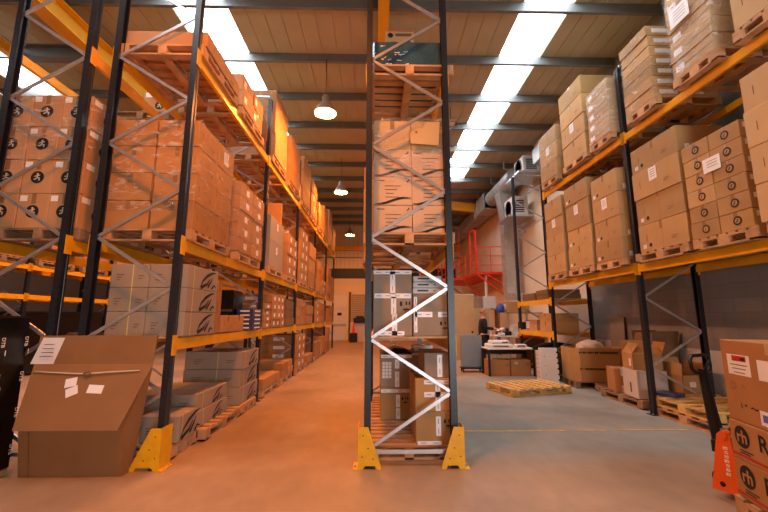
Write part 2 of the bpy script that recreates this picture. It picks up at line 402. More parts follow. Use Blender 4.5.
def carton(w,d,h,loc,rz,style,faces,label,group=None):
    key=(round(w,3),round(d,3),round(h,3),style,faces)
    if key not in PROTO:
        body,P=style_parts(style,w,d,h,faces)
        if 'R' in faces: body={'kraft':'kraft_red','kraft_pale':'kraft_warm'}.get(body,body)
        root=link('carton',body_mesh(w,d,h,body),None,loc,rz)
        kids=[]
        for n,M,lb in P:
            if M.v:
                c=M.build(n,root)
                if lb: c['label']=lb
                kids.append(c)
        PROTO[key]=(root,kids); o=root
    else:
        r,kids=PROTO[key]; o=r.copy(); col.objects.link(o); o.location=loc; o.rotation_euler=(0,0,rz)
        for k in list(o.keys()): del o[k]
        for c in kids: c2=c.copy(); col.objects.link(c2); c2.parent=o
    return tag(o,label,'carton',group)
ROW={0:'bottom',1:'second',2:'third',3:'fourth',4:'fifth',5:'sixth',6:'seventh'}
N_CART=0
def stack(desc, place, x0,x1,y0,y1,z0,nx,ny,rows,style,side, group=None, jit=.012, only=None, lab=None, top_ny=None, style_fn=None, gap=.006, front=True):
    """a block of cartons; side 'R' = aisle on +X, 'L' = aisle on -X; builds only those on the outside"""
    global N_CART
    z=z0; nr=len(rows)
    for k,h in enumerate(rows):
        ny_k=top_ny if (top_ny and k==nr-1) else ny
        ylen=(y1-y0)/ny
        for i in range(nx):
            for j in range(ny_k):
                outer=(i==nx-1) if side=='R' else (i==0)
                if not(outer or (j==0 and front) or (k==nr-1 and nx<=2)): continue
                if only and not only(i,j,k): continue
                w=(x1-x0)/nx-gap; d=ylen-gap; cx=x0+(x1-x0)*(i+.5)/nx; cy=y0+ylen*(j+.5)
                jx=rnd.uniform(-jit,jit)*(.3 if nx>1 else 1); jy=rnd.uniform(-.004,.004)
                rowname='top' if (k==nr-1 and nr>1) else ROW[k]
                words=[]
                if nx>1: words.append('aisle' if outer else ('back' if nx==2 else ('middle' if i==1 else 'back')))
                if ny_k>1: words.append('front' if j==0 else ('rear' if j==ny_k-1 else ('middle' if ny_k==3 else ROW[j])))
                c=(' '.join(words)+' column') if words else ''
                lb=f"{desc}, {rowname} row{', ' if c else ''}{c}, {place}" if nr>1 else f"{desc}{', ' if c else ''}{c}, {place}"
                st=style_fn(i,j,k,nr) if style_fn else style
                carton(w,d,h-.003,(cx+jx,cy+jy,z),rnd.uniform(-.008,.008),st,'F'+side,lb,group or f'{desc}s, {place}'); N_CART+=1
        z+=h
    return z

def film_wrap(label, x0,x1,y0,y1,z0,z1,m='film', amp=.012, name='stretch_film'):
    b=MB(); r2=random.Random(int((x0+y0+z0)*1000)); n=9
    # perimeter points, subdivided, with vertical rings that pull in and out
    cor=[(x0,y0),(x1,y0),(x1,y1),(x0,y1)]; per=[]
    for a in range(4):
        p,q=cor[a],cor[(a+1)%4]
        for k in range(n): t=k/n; per.append((p[0]+(q[0]-p[0])*t,p[1]+(q[1]-p[1])*t,k==0))
    H=14; vs=[]; cx,cy=(x0+x1)/2,(y0+y1)/2; N=len(per)
    for r_ in range(H+1):
        z=z0+(z1-z0)*r_/H
        for (x,y,c) in per:
            e=.012+ (0 if c else r2.uniform(-.2,1)*amp)
            vs.append((x+e*(1 if x>cx else -1)*(abs(x-cx)>(x1-x0)*.49), y+e*(1 if y>cy else -1)*(abs(y-cy)>(y1-y0)*.49), z+r2.uniform(-.01,.01)*(0<r_<H)))
    fs=[(r_*N+k,r_*N+(k+1)%N,(r_+1)*N+(k+1)%N,(r_+1)*N+k) for r_ in range(H) for k in range(N)]
    b.add(vs,fs,m,True)
    return tag(b.build(name),label,'plastic wrap')

# ------------------------------------------------------------------ pallets
def pallet_meshes(w,d,m='wood',n=7):
    """deck boards run along X (width w), bearers along Y (depth d)"""
    r2=random.Random(int(w*100+d*10+n)); D=MB(); B=MB(); U=MB()
    bw=.095
    for k in range(n):
        y=-d/2+bw/2+(d-bw)*k/(n-1); D.box(-w/2,y-bw/2,.122,w/2,y+bw/2,.144,m)
    for x in (-w/2+.05,0,w/2-.05):
        for y in (-d/2+.07,0,d/2-.07): B.box(x-.05,y-.07,.022,x+.05,y+.07,.1,m)
        B.box(x-.05,-d/2,.1,x+.05,d/2,.122,m)
    for x in (-w/2+.05,0,w/2-.05): U.box(x-.05,-d/2,0,x+.05,d/2,.022,m)
    for y in (-d/2+.05,d/2-.05): U.box(-w/2,y-.05,0.001,w/2,y+.05,.0225,m)
    return D.mesh('deck'),B.mesh('blocks'),U.mesh('base')
PAL={}
def pallet(label,x,y,z,w=1.0,d=1.2,m='wood',rz=0,n=7,group=None):
    key=(w,d,m,n)
    if key not in PAL: PAL[key]=pallet_meshes(w,d,m,n)
    t=thing('wooden_pallet',label,'pallet',(x,y,z),rz,group)
    for nm,me in zip(('deck_boards','bearer_blocks','base_boards'),PAL[key]): link(nm,me,t)
    return t

# ------------------------------------------------------------------ racking
LV=(1.15,2.23,4.52)   # beam undersides; top = +.12
BT=.12
def upright_mesh(h, side):
    """cold-rolled C post, 90 x 75 mm, slotted face on the aisle side"""
    b=MB(); w=.045; d=.034
    s=1 if side>0 else -1
    out=[(s*d,-w),(s*d,-.022),(s*(d-.006),-.018),(s*(d-.006),.018),(s*d,.022),(s*d,w),(-s*d,w),(-s*d,w-.018),(-s*(d-.004),w-.018),(-s*(d-.004),w-.004),(s*(d-.003),w-.004),(s*(d-.003),.022),(s*(d-.010),.018),(s*(d-.010),-.018),(s*(d-.003),-.022),(s*(d-.003),-w+.004),(-s*(d-.004),-w+.004),(-s*(d-.004),-w+.018),(-s*d,-w+.018),(-s*d,-w)]
    if s<0: out=out[::-1]
    b.prism(out,'z',0,h,'upright_paint')
    return b
def slots_into(b,h,side):
    s=1 if side>0 else -1; z=.12
    while z<h-.05:
        for y in (-.033,.033):
            b.box(s*.0335,y-.004,z,s*.035,y+.004,z+.02,'slot')
        b.box(s*.012-.003,-.0465,z+.01,s*.012+.003,-.0445,z+.02,'slot')
        z+=.075
    return b
def foot_mesh():
    b=MB(); b.box(-.08,-.07,0,.08,.07,.008,'upright_paint')
    for x,y in ((-.06,-.05),(.06,.05)): b.tube([(x,y,.008),(x,y,.03)],.008,'galv',8)
    return b
def beam_mesh(L,side):
    """stepped box beam along +Y of length L, aisle side given"""
    b=MB(); s=side
    pts=[(-.022*s,0),(.022*s,0),(.022*s,.12),(-.004*s,.12),(-.004*s,.09),(-.022*s,.09)]
    if s<0: pts=pts[::-1]
    b.prism(pts,'y',.05,L-.05,'beam_paint'); return b
def conn_mesh(L,side):
    b=MB(); s=side
    for y in (.0,L-.0):
        k=.05 if y==0 else -.05
        b.box(s*.036 if s>0 else s*.042,min(y-.044*(1 if k>0 else -1),y+k),-.05,s*.042 if s>0 else s*.036,max(y-.044*(1 if k>0 else -1),y+k),.16,'beam_paint')
        b.box(min(s*.01,s*.042),y+k-.003,-.05,max(s*.01,s*.042),y+k+.003,.16,'beam_paint')
    return b
UPM={}
def rack(label, x_front, x_back, ys, side, levels_fn, h=5.9, phase=0, deck_levels=(), name='pallet_rack'):
    """x_front = aisle line (centre of post), ys = frame positions"""
    root=thing(name,label,'pallet racking',((x_front+x_back)/2,ys[0],0))
    cx=(x_front+x_back)/2
    for y in ys:
        for xx,sd in ((x_front,side),(x_back,-side)):
            key=(h,sd)
            if key not in UPM: UPM[key]=(slots_into(upright_mesh(h,sd),h,sd).mesh('u'),None,foot_mesh().mesh('f'))
            u=link('upright',UPM[key][0],root,(xx-cx,y-ys[0],.0)); link('base_plate',UPM[key][2],u)
        b=MB(); z=.17; k=0
        xf=x_front-cx-side*.02; xb=x_back-cx+side*.02
        nodes=[]
        while z<h-.1: nodes.append(z); z+=.55
        for i in range(len(nodes)-1):
            a=xb if i%2==0 else xf; c=xf if i%2==0 else xb
            if phase: a,c=c,a
            b.bar((a,y-ys[0]-.012,nodes[i]),(c,y-ys[0]-.012,nodes[i+1]),.022,.034,'galv')
        b.bar((xf,y-ys[0]-.012,.14),(xb,y-ys[0]-.012,.14),.022,.04,'galv')
        b.bar((xf,y-ys[0]-.012,nodes[-1]+.3),(xb,y-ys[0]-.012,nodes[-1]+.3),.022,.034,'galv')
        b.build('brace',root)
    for i in range(len(ys)-1):
        L=ys[i+1]-ys[i]
        for z in levels_fn(i):
            for xx,sd in ((x_front,side),(x_back,-side)):
                key=('b',round(L,2),sd)
                if key not in UPM: UPM[key]=(beam_mesh(L,sd).mesh('b'),conn_mesh(L,sd).mesh('c'))
                bm_=link('beam',UPM[key][0],root,(xx-cx,ys[i]-ys[0],z)); link('connector',UPM[key][1],bm_)
            if z in deck_levels:
                dk=MB(); xa,xb2=sorted((x_front-cx-side*.03,x_back-cx+side*.03)); r2=random.Random(i)
                y=ys[i]-ys[0]+.06
                while y<ys[i+1]-ys[0]-.15:
                    dk.box(xa,y,z+.121,xb2,y+.3,z+.137,'chipboard'); y+=.31
                dk.build('shelf_board',root)
    return root
def guard(label,x,y,face,wd=.15):
    """yellow folded steel post protector: sloping wedge plates with bolt holes. face=+1: slope runs to +X"""
    b=MB(); s=face
    # front plate in the XZ plane, wide foot, narrow top
    pl=[(-.075*s,.0),(-.03*s,.0),(-.01*s,.035),((wd-.06)*s,.035),((wd-.04)*s,0),(wd*s,0),(wd*s,.03),(.02*s,.40),(-.075*s,.40)]
    if s<0: pl=pl[::-1]
    b.prism(pl,'y',-.10,-.092,'guard_paint')
    b.box(min(-.075*s,-.083*s),-.1,0,max(-.075*s,-.083*s),.12,.4,'guard_paint')
    t=b.build('post_guard',None,(x,y,0)); tag(t,label,'rack guard')
    f=MB(); f.box(min(-.083*s,-.13*s),-.11,0,max(-.083*s,-.13*s),.08,.01,'guard_paint'); f.tube([(-.11*s,-.05,.01),(-.11*s,-.05,.03)],.009,'galv',8)
    f.build('foot_flange',t)
    h=MB()
    for xx,zz in ((-.03,.32),(.02,.2),(.07,.1),(-.04,.12)): h.add([(xx*s+.007*math.cos(a*math.pi/4),-.1012,zz+.007*math.sin(a*math.pi/4)) for a in range(8)],[tuple(range(8))],'ink')
    h.build('bolt_holes',t); return t

# ================================================================== THE BUILDING
ROOF=7.55; YB=-4.5; YF=24.7; XR=5.62; XL=-13.
b=MB(); b.box(XL-.2,YB-.2,-.2,XR+.2,YF+.2,0,'floor_concrete'); struct('floor',b,'worn concrete floor, warm brown in the aisles and painted grey by the workbench','floor')
SKY=[(-4.05,-2.97,.5,15.6),(2.88,3.84,1.5,16.3),(-9.5,-8.5,1.,11.)]
b=MB(); z0=ROOF
# ribbed sheets running along Y: flat pans 0.34 m wide between narrow upstands, cut out at the rooflights
def inside_sky(x): return next((s for s in SKY if s[0]-.001<=x<s[1]-.001),None)
edges=sorted(set([XL-.2,XR+.2]+[s[0] for s in SKY]+[s[1] for s in SKY]))
for a,c in zip(edges[:-1],edges[1:]):
    s=inside_sky((a+c)/2)
    spans=[(YB-.2,YF+.2)] if not s else [(YB-.2,s[2]),(s[3],YF+.2)]
    n=max(1,round((c-a)/.34)); pw=(c-a)/n
    for ya,yb in spans:
        for k in range(n):
            xa=a+k*pw
            b.box(xa+.009,ya,z0,xa+pw-.009,yb,z0+.02,'roof_sheet')
        b.box(a,ya,z0+.018,c,yb,z0+.09,'roof_sheet')
struct('ceiling',b,'cream ribbed sheet roof lining running the length of the building','ceiling')
for k,s in enumerate(SKY):
    b=MB(); n=4; pw=(s[1]-s[0])/n
    for j in range(n): b.box(s[0]+j*pw+.002,s[2],z0+.03,s[0]+(j+1)*pw-.002,s[3],z0+.035,'skylight_sheet')
    struct(f'window_{k+1}',b,['translucent rooflight strip above the shelving of the orange-lit aisle','translucent rooflight strip over the grey work floor','translucent rooflight strip over the far outer aisle'][k],'rooflight')
    l=bpy.data.lights.new('daylight_portal','AREA'); l.shape='RECTANGLE'; l.size=s[1]-s[0]; l.size_y=s[3]-s[2]; l.cycles.is_portal=True
    o=bpy.data.objects.new('daylight_portal',l); col.objects.link(o); o.location=((s[0]+s[1])/2,(s[2]+s[3])/2,z0+.12)
# purlins
def tag_s(o): o['kind']='structure'; return o
k=0; y=-1.32
while y<YF-.4:
    b=MB(); pts=[(y-.035,ROOF),(y+.035,ROOF),(y+.035,ROOF-.015),(y-.02,ROOF-.015),(y-.02,ROOF-.185),(y+.035,ROOF-.185),(y+.035,ROOF-.2),(y-.035,ROOF-.2)]
    b.prism(pts,'x',XL,XR,'purlin_metal'); k+=1
    struct(f'trim_{k}',b,f'grey steel roof purlin {y+1.32:.1f} metres along the building','purlin'); y+=1.548
# walls (0.2 m thick)
b=MB()
b.box(XR,YB,2.55,XR+.2,9.9,ROOF,'wall_grey'); b.box(XR,9.9,2.55,XR+.2,YF,ROOF,'wall_beige'); b.box(XR,9.9,0,XR+.2,YF,2.55,'wall_beige')
b.box(XR,YB,.95,XR+.2,9.9,2.55,'block_wall'); b.box(XR-.02,YB,0,XR+.2,9.9,.95,'wall_white')
struct('wall_right',b,'side wall, grey blockwork above a white painted base and beige beyond','wall')
b=MB()
b.box(XL,YF,0,XR,YF+.2,ROOF,'wall_beige')
b.box(-6,YF-.03,4.0,5.3,YF,4.66,'dark_panel'); b.box(-6,YF-.08,5.35,XR,YF,5.42,'purlin_metal')
for k in range(40): b.box(-6+.28*k,YF-.012,4.7,-5.99+.28*k,YF,ROOF,'purlin_metal')
struct('wall_back',b,'beige end wall with a long dark strip at mid height','wall')
b=MB(); b.box(XL-.2,YB,0,XL,YF,ROOF,'wall_shaded'); struct('wall_left',b,'outer side wall beyond the racking, shade put into its colour','wall')
# wall behind the camera, with an unseen doorway added for frontal fill light
b=MB(); b.box(XL,YB-.2,0,1.2,YB,ROOF,'wall_beige'); b.box(3.2,YB-.2,0,XR,YB,ROOF,'wall_beige'); b.box(1.2,YB-.2,2.6,3.2,YB,ROOF,'wall_beige')
struct('wall_front',b,'beige wall behind the viewer, with a doorway added to let in daylight','wall')
l=bpy.data.lights.new('added_doorway_portal','AREA'); l.shape='RECTANGLE'; l.size=2.; l.size_y=2.6; l.cycles.is_portal=True
o=bpy.data.objects.new('added_doorway_portal',l); col.objects.link(o); o.location=(2.2,YB-.1,1.3); o.rotation_euler=(R(90),0,0)
# personnel door in the end wall
b=MB(); b.box(-2.93,YF-.05,2.06,-1.8,YF,2.9,'door_white'); b.box(-2.93,YF-.05,0,-2.83,YF,2.06,'door_white'); b.box(-1.9,YF-.05,0,-1.8,YF,2.06,'door_white')
d=struct('door_1',b,'white personnel door with push bar in the end wall','door')
c=MB(); c.box(-2.82,YF-.03,.03,-1.91,YF,2.04,'white_plastic'); c.build('door_leaf',d)
c=MB(); c.box(-2.5,YF-.04,1.6,-2.22,YF-.028,1.78,'ink'); c.build('door_sign',d)
c=MB(); c.box(-2.78,YF-.1,1.0,-1.95,YF-.06,1.06,'galv'); c.box(-2.78,YF-.06,.98,-2.72,YF-.03,1.08,'galv'); c.box(-2.0,YF-.06,.98,-1.94,YF-.03,1.08,'galv'); c.build('push_bar',d)
b=MB(); b.box(-1.76,YF-.12,0,-1.62,YF,3.1,'kraft_open'); struct('trim_40',b,'brown door post beside the white personnel door','post')
b=MB(); b.box(-1.6,YF-.9,0,.4,YF-.75,1.15,'wall_white'); struct('wall_low',b,'low white painted wall in front of the end wall','wall')
b=MB(); b.box(-1.6,YF-.02,1.2,1.6,YF,2.95,'kraft_grey')
for k in range(12): b.box(-1.6,YF-.035,1.25+.14*k,1.6,YF-.02,1.33+.14*k,'roof_sheet')
struct('door_2',b,'beige slatted roller shutter in the end wall','door')
# yellow steelwork
def ibeam(mb,p,q,w,h,m='steel_yellow',t=.02):
    p=Vector(p); q=Vector(q); up=Vector((0,0,1)); d=(q-p).normalized()
    if abs(d.z)>.9: up=Vector((0,1,0))
    x=d.cross(up).normalized(); z=x.cross(d)
    mb.bar(p+z*(h/2-t/2),q+z*(h/2-t/2),w,t,m,up); mb.bar(p-z*(h/2-t/2),q-z*(h/2-t/2),w,t,m,up); mb.bar(p,q,t,h-2*t,m,up)
b=MB(); ibeam(b,(-5.95,YB,6.95),(-5.6,YF,6.95),.3,.42); struct('trim_41',b,'deep yellow steel valley beam running over the racking','beam')
b=MB(); ibeam(b,(-7.65,1,6.95),(-7.5,YF,6.95),.12,.2); struct('trim_42',b,'slim yellow steel beam beyond the deep valley beam','beam')
b=MB(); ibeam(b,(-7.5,7.3,6.98),(-5.9,7.3,6.98),.2,.3,'purlin_metal'); struct('trim_43',b,'grey steel cross beam joining the two yellow beams','beam')
b=MB(); ibeam(b,(.09,YB,7.15),(.13,9.,7.15),.2,.3); struct('trim_44',b,'yellow steel beam running under the roof above the middle rack','beam')
b=MB(); ibeam(b,(-5.3,YF-.3,5.95),(XR,YF-.3,5.95),.2,.26); struct('trim_45',b,'yellow steel girder across the end wall','girder')
b=MB(); ibeam(b,(3.7,18,6.95),(XR,18,6.75),.25,.42); struct('trim_46',b,'yellow steel rafter stub above the red platform','rafter')
b=MB(); b.box(.95,5.275,.001,2.6,5.325,.004,'floor_line'); b.box(2.68,5.28,.001,3.1,5.32,.004,'floor_line'); b.box(3.2,5.275,.001,4.2,5.325,.004,'floor_line'); struct('trim_47',b,'thin yellow line painted across the grey floor','floor marking')

# ================================================================== RACKING
YS=[4.14,7.18,10.2,13.2,16.2,19.2]
rack('long dark blue pallet rack with yellow beams beside the orange-lit aisle',-2.175,-3.09,YS,1,lambda i:LV,deck_levels=(LV[0],),phase=0)
rack('dark blue pallet rack standing back to back behind the aisle rack',-4.29,-3.42,YS[:4],-1,lambda i:LV if i else (LV[1],LV[2]),phase=0)
CLV=(1.15,2.17,4.27)
rack('single narrow pallet rack end standing alone between the two aisles',.815,-.085,YS[:2],1,lambda i:CLV,deck_levels=(CLV[0],),phase=0)
YR=[3.0,6.09,9.25,11.4]
rack('pallet rack along the grey block wall with open floor bays',4.335,5.27,YR,-1,lambda i:(LV[1],LV[2]) if i<2 else (1.0,1.82),phase=0,deck_levels=(1.0,1.82))
rack('distant pallet rack across the outer aisle, seen between the posts',-9.0,-9.9,[3.9,6.9,9.9,12.9,15.9],1,lambda i:(1.95,2.72),h=4.2)
guard('yellow folded guard at the post beside the slope-fronted carton',-2.22,4.14,-1,.2)
guard('yellow guard on the middle rack post at the orange aisle',-.095,4.14,1)
guard('yellow guard on the middle rack post at the grey floor',.815,4.14,-1)

# ================================================================== LEFT RACK
P2=2.352; T2=P2+.145; P3=4.642; T3=P3+.145; D1=LV[0]+.139
pn=0
def rp(lbl,x,y,z,w=1.0,d=1.15,**k): return pallet(lbl,x,y,z,w,d,**k)
XA,XB=-3.12,-2.10   # load faces
cx=(XA+XB)/2
bayword={0:'first bay',1:'second bay',2:'third bay',3:'fourth bay',4:'fifth bay'}
# -- level 2
rp('wooden pallet under the tall plain cartons at the rack end',cx,4.82,P2)
stack('plain brown carton','tall wrapped stack at the rack end',XA,XB,4.25,5.35,T2,2,2,[.335]*4,'plain','R',gap=.025,style_fn=lambda i,j,k,n:'plain_label' if (j==1 and k==3) else 'plain')
film_wrap('clear stretch film round the tall plain cartons at the rack end',XA,XB,4.25,5.35,T2+.2,T2+1.34,'film')
rp('wooden pallet under the labelled cartons beside the tall plain stack',cx,6.25,P2)
stack('shallow labelled carton','second pallet on the middle level',XA+.05,XB,5.65,6.85,T2,1,2,[.22]*5,'small','R')
film_wrap('cloudy film round shallow cartons on the second middle-level pallet',XA+.05,XB,5.65,6.85,T2,T2+1.1,'film_thick')
rp('wooden pallet under the grey-brown cartons in the second bay',cx,7.95,P2)
stack('tall grey-brown carton','second bay, middle level',XA,XB-.02,7.4,8.5,T2,1,1,[.55,.5],'grey','R')
carton(.5,.12,.5,(XB-.3,8.35,T2+1.05),R(4),'plain','FR','upright orange-lit carton standing on the tall grey-brown cartons')
rp('wooden pallet under the second load of the second bay',cx,9.4,P2)
stack('small carton','second load of second bay, middle level',XA,XB,8.85,9.95,T2,1,2,[.25]*4,'small','R')
for i,(ya,yb,rows,nyy,st,nm) in enumerate([(10.4,11.5,[.3]*5,2,'small','first load of third bay'),(11.75,12.95,[.45]*3,1,'plain','second load of third bay'),
        (13.4,14.5,[.35]*3,1,'plain','first load of fourth bay'),(14.8,15.9,[.22]*2,1,'plain_label','second load of fourth bay'),(16.4,17.5,[.4]*3,1,'plain','first load of fifth bay'),(17.8,18.9,[.3]*3,1,'plain','second load of fifth bay')]):
    rp(f'wooden pallet under the {nm}, middle level',cx,(ya+yb)/2,P2)
    stack('brown carton',nm+', middle level',XA,XB,ya,yb,T2,1,nyy,rows,st,'R')
# -- level 3
rp('wooden pallet on the top level at the rack end',cx,4.75,P3)
stack('low flat pale carton','top level at the rack end',XA,XB,4.2,5.3,T3,1,1,[.2],'pale','R')
rp('wooden pallet second from the rack end on the top level',cx,6.1,P3)
stack('mid-sized carton','second pallet on the top level',XA,XB,5.5,6.5,T3,1,2,[.26,.28],'bundle','R')
b=MB(); pts=[]
for k in range(9): t=k/8; pts.append((-2.75+.62*t, 6.72+.05*math.sin(t*3), ))
vs=[];n=9
for k in range(n):
    t=k/(n-1); x=XB-.5+.52*t; h=T3+.9-.55*t**2.2
    for dy in (0,.02): vs+= [(x,6.72+dy+.06*math.sin(t*3),T3),(x,6.72+dy+.06*math.sin(t*3),h)]
fs=[]
for k in range(n-1):
    a=4*k; c=4*(k+1)
    fs+=[(a,c,c+1,a+1),(a+3,c+3,c+2,a+2),(a+1,c+1,c+3,a+3),(a,a+2,c+2,c)]
fs+=[(0,1,3,2),(4*(n-1),4*(n-1)+2,4*(n-1)+3,4*(n-1)+1)]
b.add(vs,fs,'kraft_dark'); tag(b.build('cardboard_sheet'),'curved dark cardboard sheet standing on the top level','cardboard sheet')
for ya,yb,rows,nyy,st,nm in [(7.35,8.4,[.5,.45,.5],1,'pale','second bay'),(8.75,9.9,[.4,.4,.35],1,'plain','second bay, rear pallet'),
        (10.4,11.5,[.45]*3,1,'plain','third bay'),(11.8,12.9,[.4]*3,1,'plain_label','third bay, rear pallet'),(13.4,14.5,[.5,.4],1,'plain','fourth bay'),(14.8,15.9,[.4]*3,1,'plain','fourth bay, rear pallet'),
        (16.4,17.5,[.5]*3,1,'pale','fifth bay'),(17.8,18.9,[.5]*2,1,'plain','fifth bay, rear pallet')]:
    rp(f'wooden pallet on the top level, {nm}',cx,(ya+yb)/2,P3)
    stack('upper carton','top level, '+nm,XA,XB,ya,yb,T3,1,nyy,rows,st,'R')
film_wrap('film round the tall cartons on the top level, second bay',XA,XB,7.35,8.4,T3,T3+1.45,'film')
# -- level 1 (on boards)
stack('grey-brown carton with black arc mark','first board level',-3.0,-2.13,4.3,5.12,D1,2,1,[.27]*3,'arc','R',group=None)
carton(.5,.16,.68,(-2.4,5.24,D1),0,'plain','FR','tall narrow carton beside the arc-marked cartons on the boards')
stack('low plain carton','boards beyond the arc-marked cartons',-2.9,-2.15,5.4,6.25,D1,1,2,[.24],'plain','R')
b=MB(); b.bbox(-.3,-.25,.0,.3,.25,.66,'black_wrap',.03); o=tag(b.build('wrapped_load',None,(-2.68,6.6,D1)),'black film-wrapped load behind the low plain cartons','wrapped load')
c=MB(); c.box(-.302,-.253,.3,.302,-.25,.34,'ink_soft'); c.build('band',o)
for k in range(5):
    b=MB(); b.bbox(-.14,-.24,0,.14,.24,.068,'blue_box',.004); o=b.build('flat_box',None,(-2.22+rnd.uniform(-.01,.01),6.74,D1+.07*k)); tag(o,f'flat dark blue box, {ROW[k] if k<4 else "top"} of the five stacked on the boards','box')
    c=MB(); c.box(-.08,-.243,.02,.08,-.241,.045,'paper'); c.box(.1405,-.15,.02,.142,.15,.045,'paper'); c.build('paper_label',o)
stack('small white-labelled carton','start of second bay boards',-2.6,-2.13,7.3,7.75,D1,1,1,[.12]*4,'small','R')
for ya,yb,rows,nyy,st,nm in [(7.85,8.9,[.17]*4,3,'small','second bay boards'),(9.1,9.95,[.2]*3,1,'dark','second bay boards, rear end'),(10.4,11.4,[.25,.25,.2],2,'plain','third bay boards'),(11.7,12.9,[.3,.28],1,'plain','third bay boards, rear end'),
        (13.4,14.5,[.25]*3,1,'small','fourth bay boards'),(14.8,15.9,[.25]*3,1,'plain','fourth bay boards, rear end'),(16.4,17.6,[.3]*2,1,'plain','fifth bay boards'),(17.9,18.9,[.25]*3,1,'plain','fifth bay boards, rear end')]:
    stack('carton',nm,-3.0,XB-.03,ya,yb,D1,1,nyy,rows,st,'R')
# -- floor level
rp('wooden pallet on the floor in the first bay',cx+.03,5.55,0,1.0,1.2)
carton(.42,.42,.28,(-2.36,4.62,.146),0,'arc','FR','small arc-marked carton by the yellow guard on the floor pallet')
rp('wooden pallet on the floor behind the yellow guard',cx-.02,4.61,0,.92,.56)
stack('grey arc-marked carton','floor load nearest the rack end'.replace('nearest','next to'),-3.02,-2.2,4.95,5.9,.146,1,1,[.2,.2],'arc','R')
rp('wooden pallet on the floor further into the first bay',cx+.03,6.55,0,1.0,.7)
stack('pale grey arc-marked carton','taller floor load in the first bay',-3.02,-2.12,6.2,7.05,.146,1,1,[.27]*3,'arc','R')
for ya,yb,rows,nyy,st,nm in [(7.4,8.6,[.2],1,'plain','second bay floor'),(8.8,9.9,[.16]*2,2,'plain','second bay floor, rear'),(10.4,11.5,[.22]*4,2,'small','third bay floor'),(11.9,12.9,[.2],1,'plain','third bay floor, rear'),
        (13.5,14.5,[.3,.2],1,'plain','fourth bay floor'),(14.8,15.9,[.3]*2,1,'plain','fourth bay floor, rear'),(16.5,17.5,[.3]*3,1,'plain','fifth bay floor')]:
    rp(f'wooden pallet, {nm}',cx,(ya+yb)/2,0,1.0,yb-ya)
    stack('floor-level carton',nm,XA+.02,XB,ya,yb,.146,1,nyy,rows,st,'R')

# -- rear rack of the pair
rp('wooden pallet under the badge cartons of the rear rack',-3.83,4.82,P2,.95,1.15,m='wood_old')
stack('carton with round black badge','wrapped stack in the rear rack',-4.46,-3.41,4.25,5.35,T2,3,2,[.41]*4,'runner','R')
film_wrap('glossy film round the badge cartons in the rear rack',-4.46,-3.41,4.25,5.35,T2+.8,T2+1.64,'film')
rp('wooden pallet behind the badge cartons on the top level',-3.83,6.3,P3,.95,1.15,m='wood_old')
stack('lone carton with black badge','top level of the rear rack',-3.95,-3.4,5.95,6.5,T3,1,1,[.5],'runner','R')
stack('grey carton','lower board of the rear rack',-4.2,-3.5,7.4,8.0,D1,1,1,[.25,.25],'grey','R')
b=MB(); b.box(-4.1,5.2,.02,-3.5,5.24,1.3,'wood_old')
for k in range(5): b.box(-4.1,5.17,.1+.27*k,-3.5,5.2,.2+.27*k,'wood_old')
tag(b.build('crate_side'),'slatted wooden crate side standing in the rear rack','crate')
# -- distant rack loads
for ya,yb,z,h,nyy,nm in [(4.2,5.4,2.84,.5,2,'near end'),(5.6,6.7,2.84,.42,2,'second load'),(7.1,8.3,2.84,.55,2,'third load'),(8.6,9.7,2.84,.4,2,'fourth load'),(10.1,11.3,2.84,.5,2,'fifth load'),(11.6,12.7,2.84,.55,2,'sixth load'),(13.1,14.4,2.84,.6,2,'last load')]:
    rp(f'wooden pallet on the distant rack, {nm}',-9.45,(ya+yb)/2,z,1.0,yb-ya,m='wood_old')
    stack('distant carton','across the outer aisle, '+nm,-9.9,-8.95,ya,yb,z+.146,1,nyy,[h],'plain','R')

for ya,yb,z,h in [(4.0,6.8,.05,1.6),(7.0,9.8,.05,1.5),(10.0,12.8,.05,1.6),(13.0,15.8,.05,1.5)]:  # made-up dark blocks, added to darken the view below the distant beams
    b=MB(); b.bbox(-.45,(ya-yb)/2,0,.45,(yb-ya)/2,h,'black_wrap',.03)
    for k in range(4): b.box(-.45,(ya-yb)/2+.1+k*.4,-.05,.45,(ya-yb)/2+.2+k*.4,0,'wood_old')
    tag(b.build('wrapped_load',None,(-9.45,(ya+yb)/2,z)),f'added dark block standing in for shade across the outer aisle, {dict([(4.0,"first"),(7.0,"second"),(10.0,"third"),(13.0,"last")])[ya]} of the row','wrapped load')
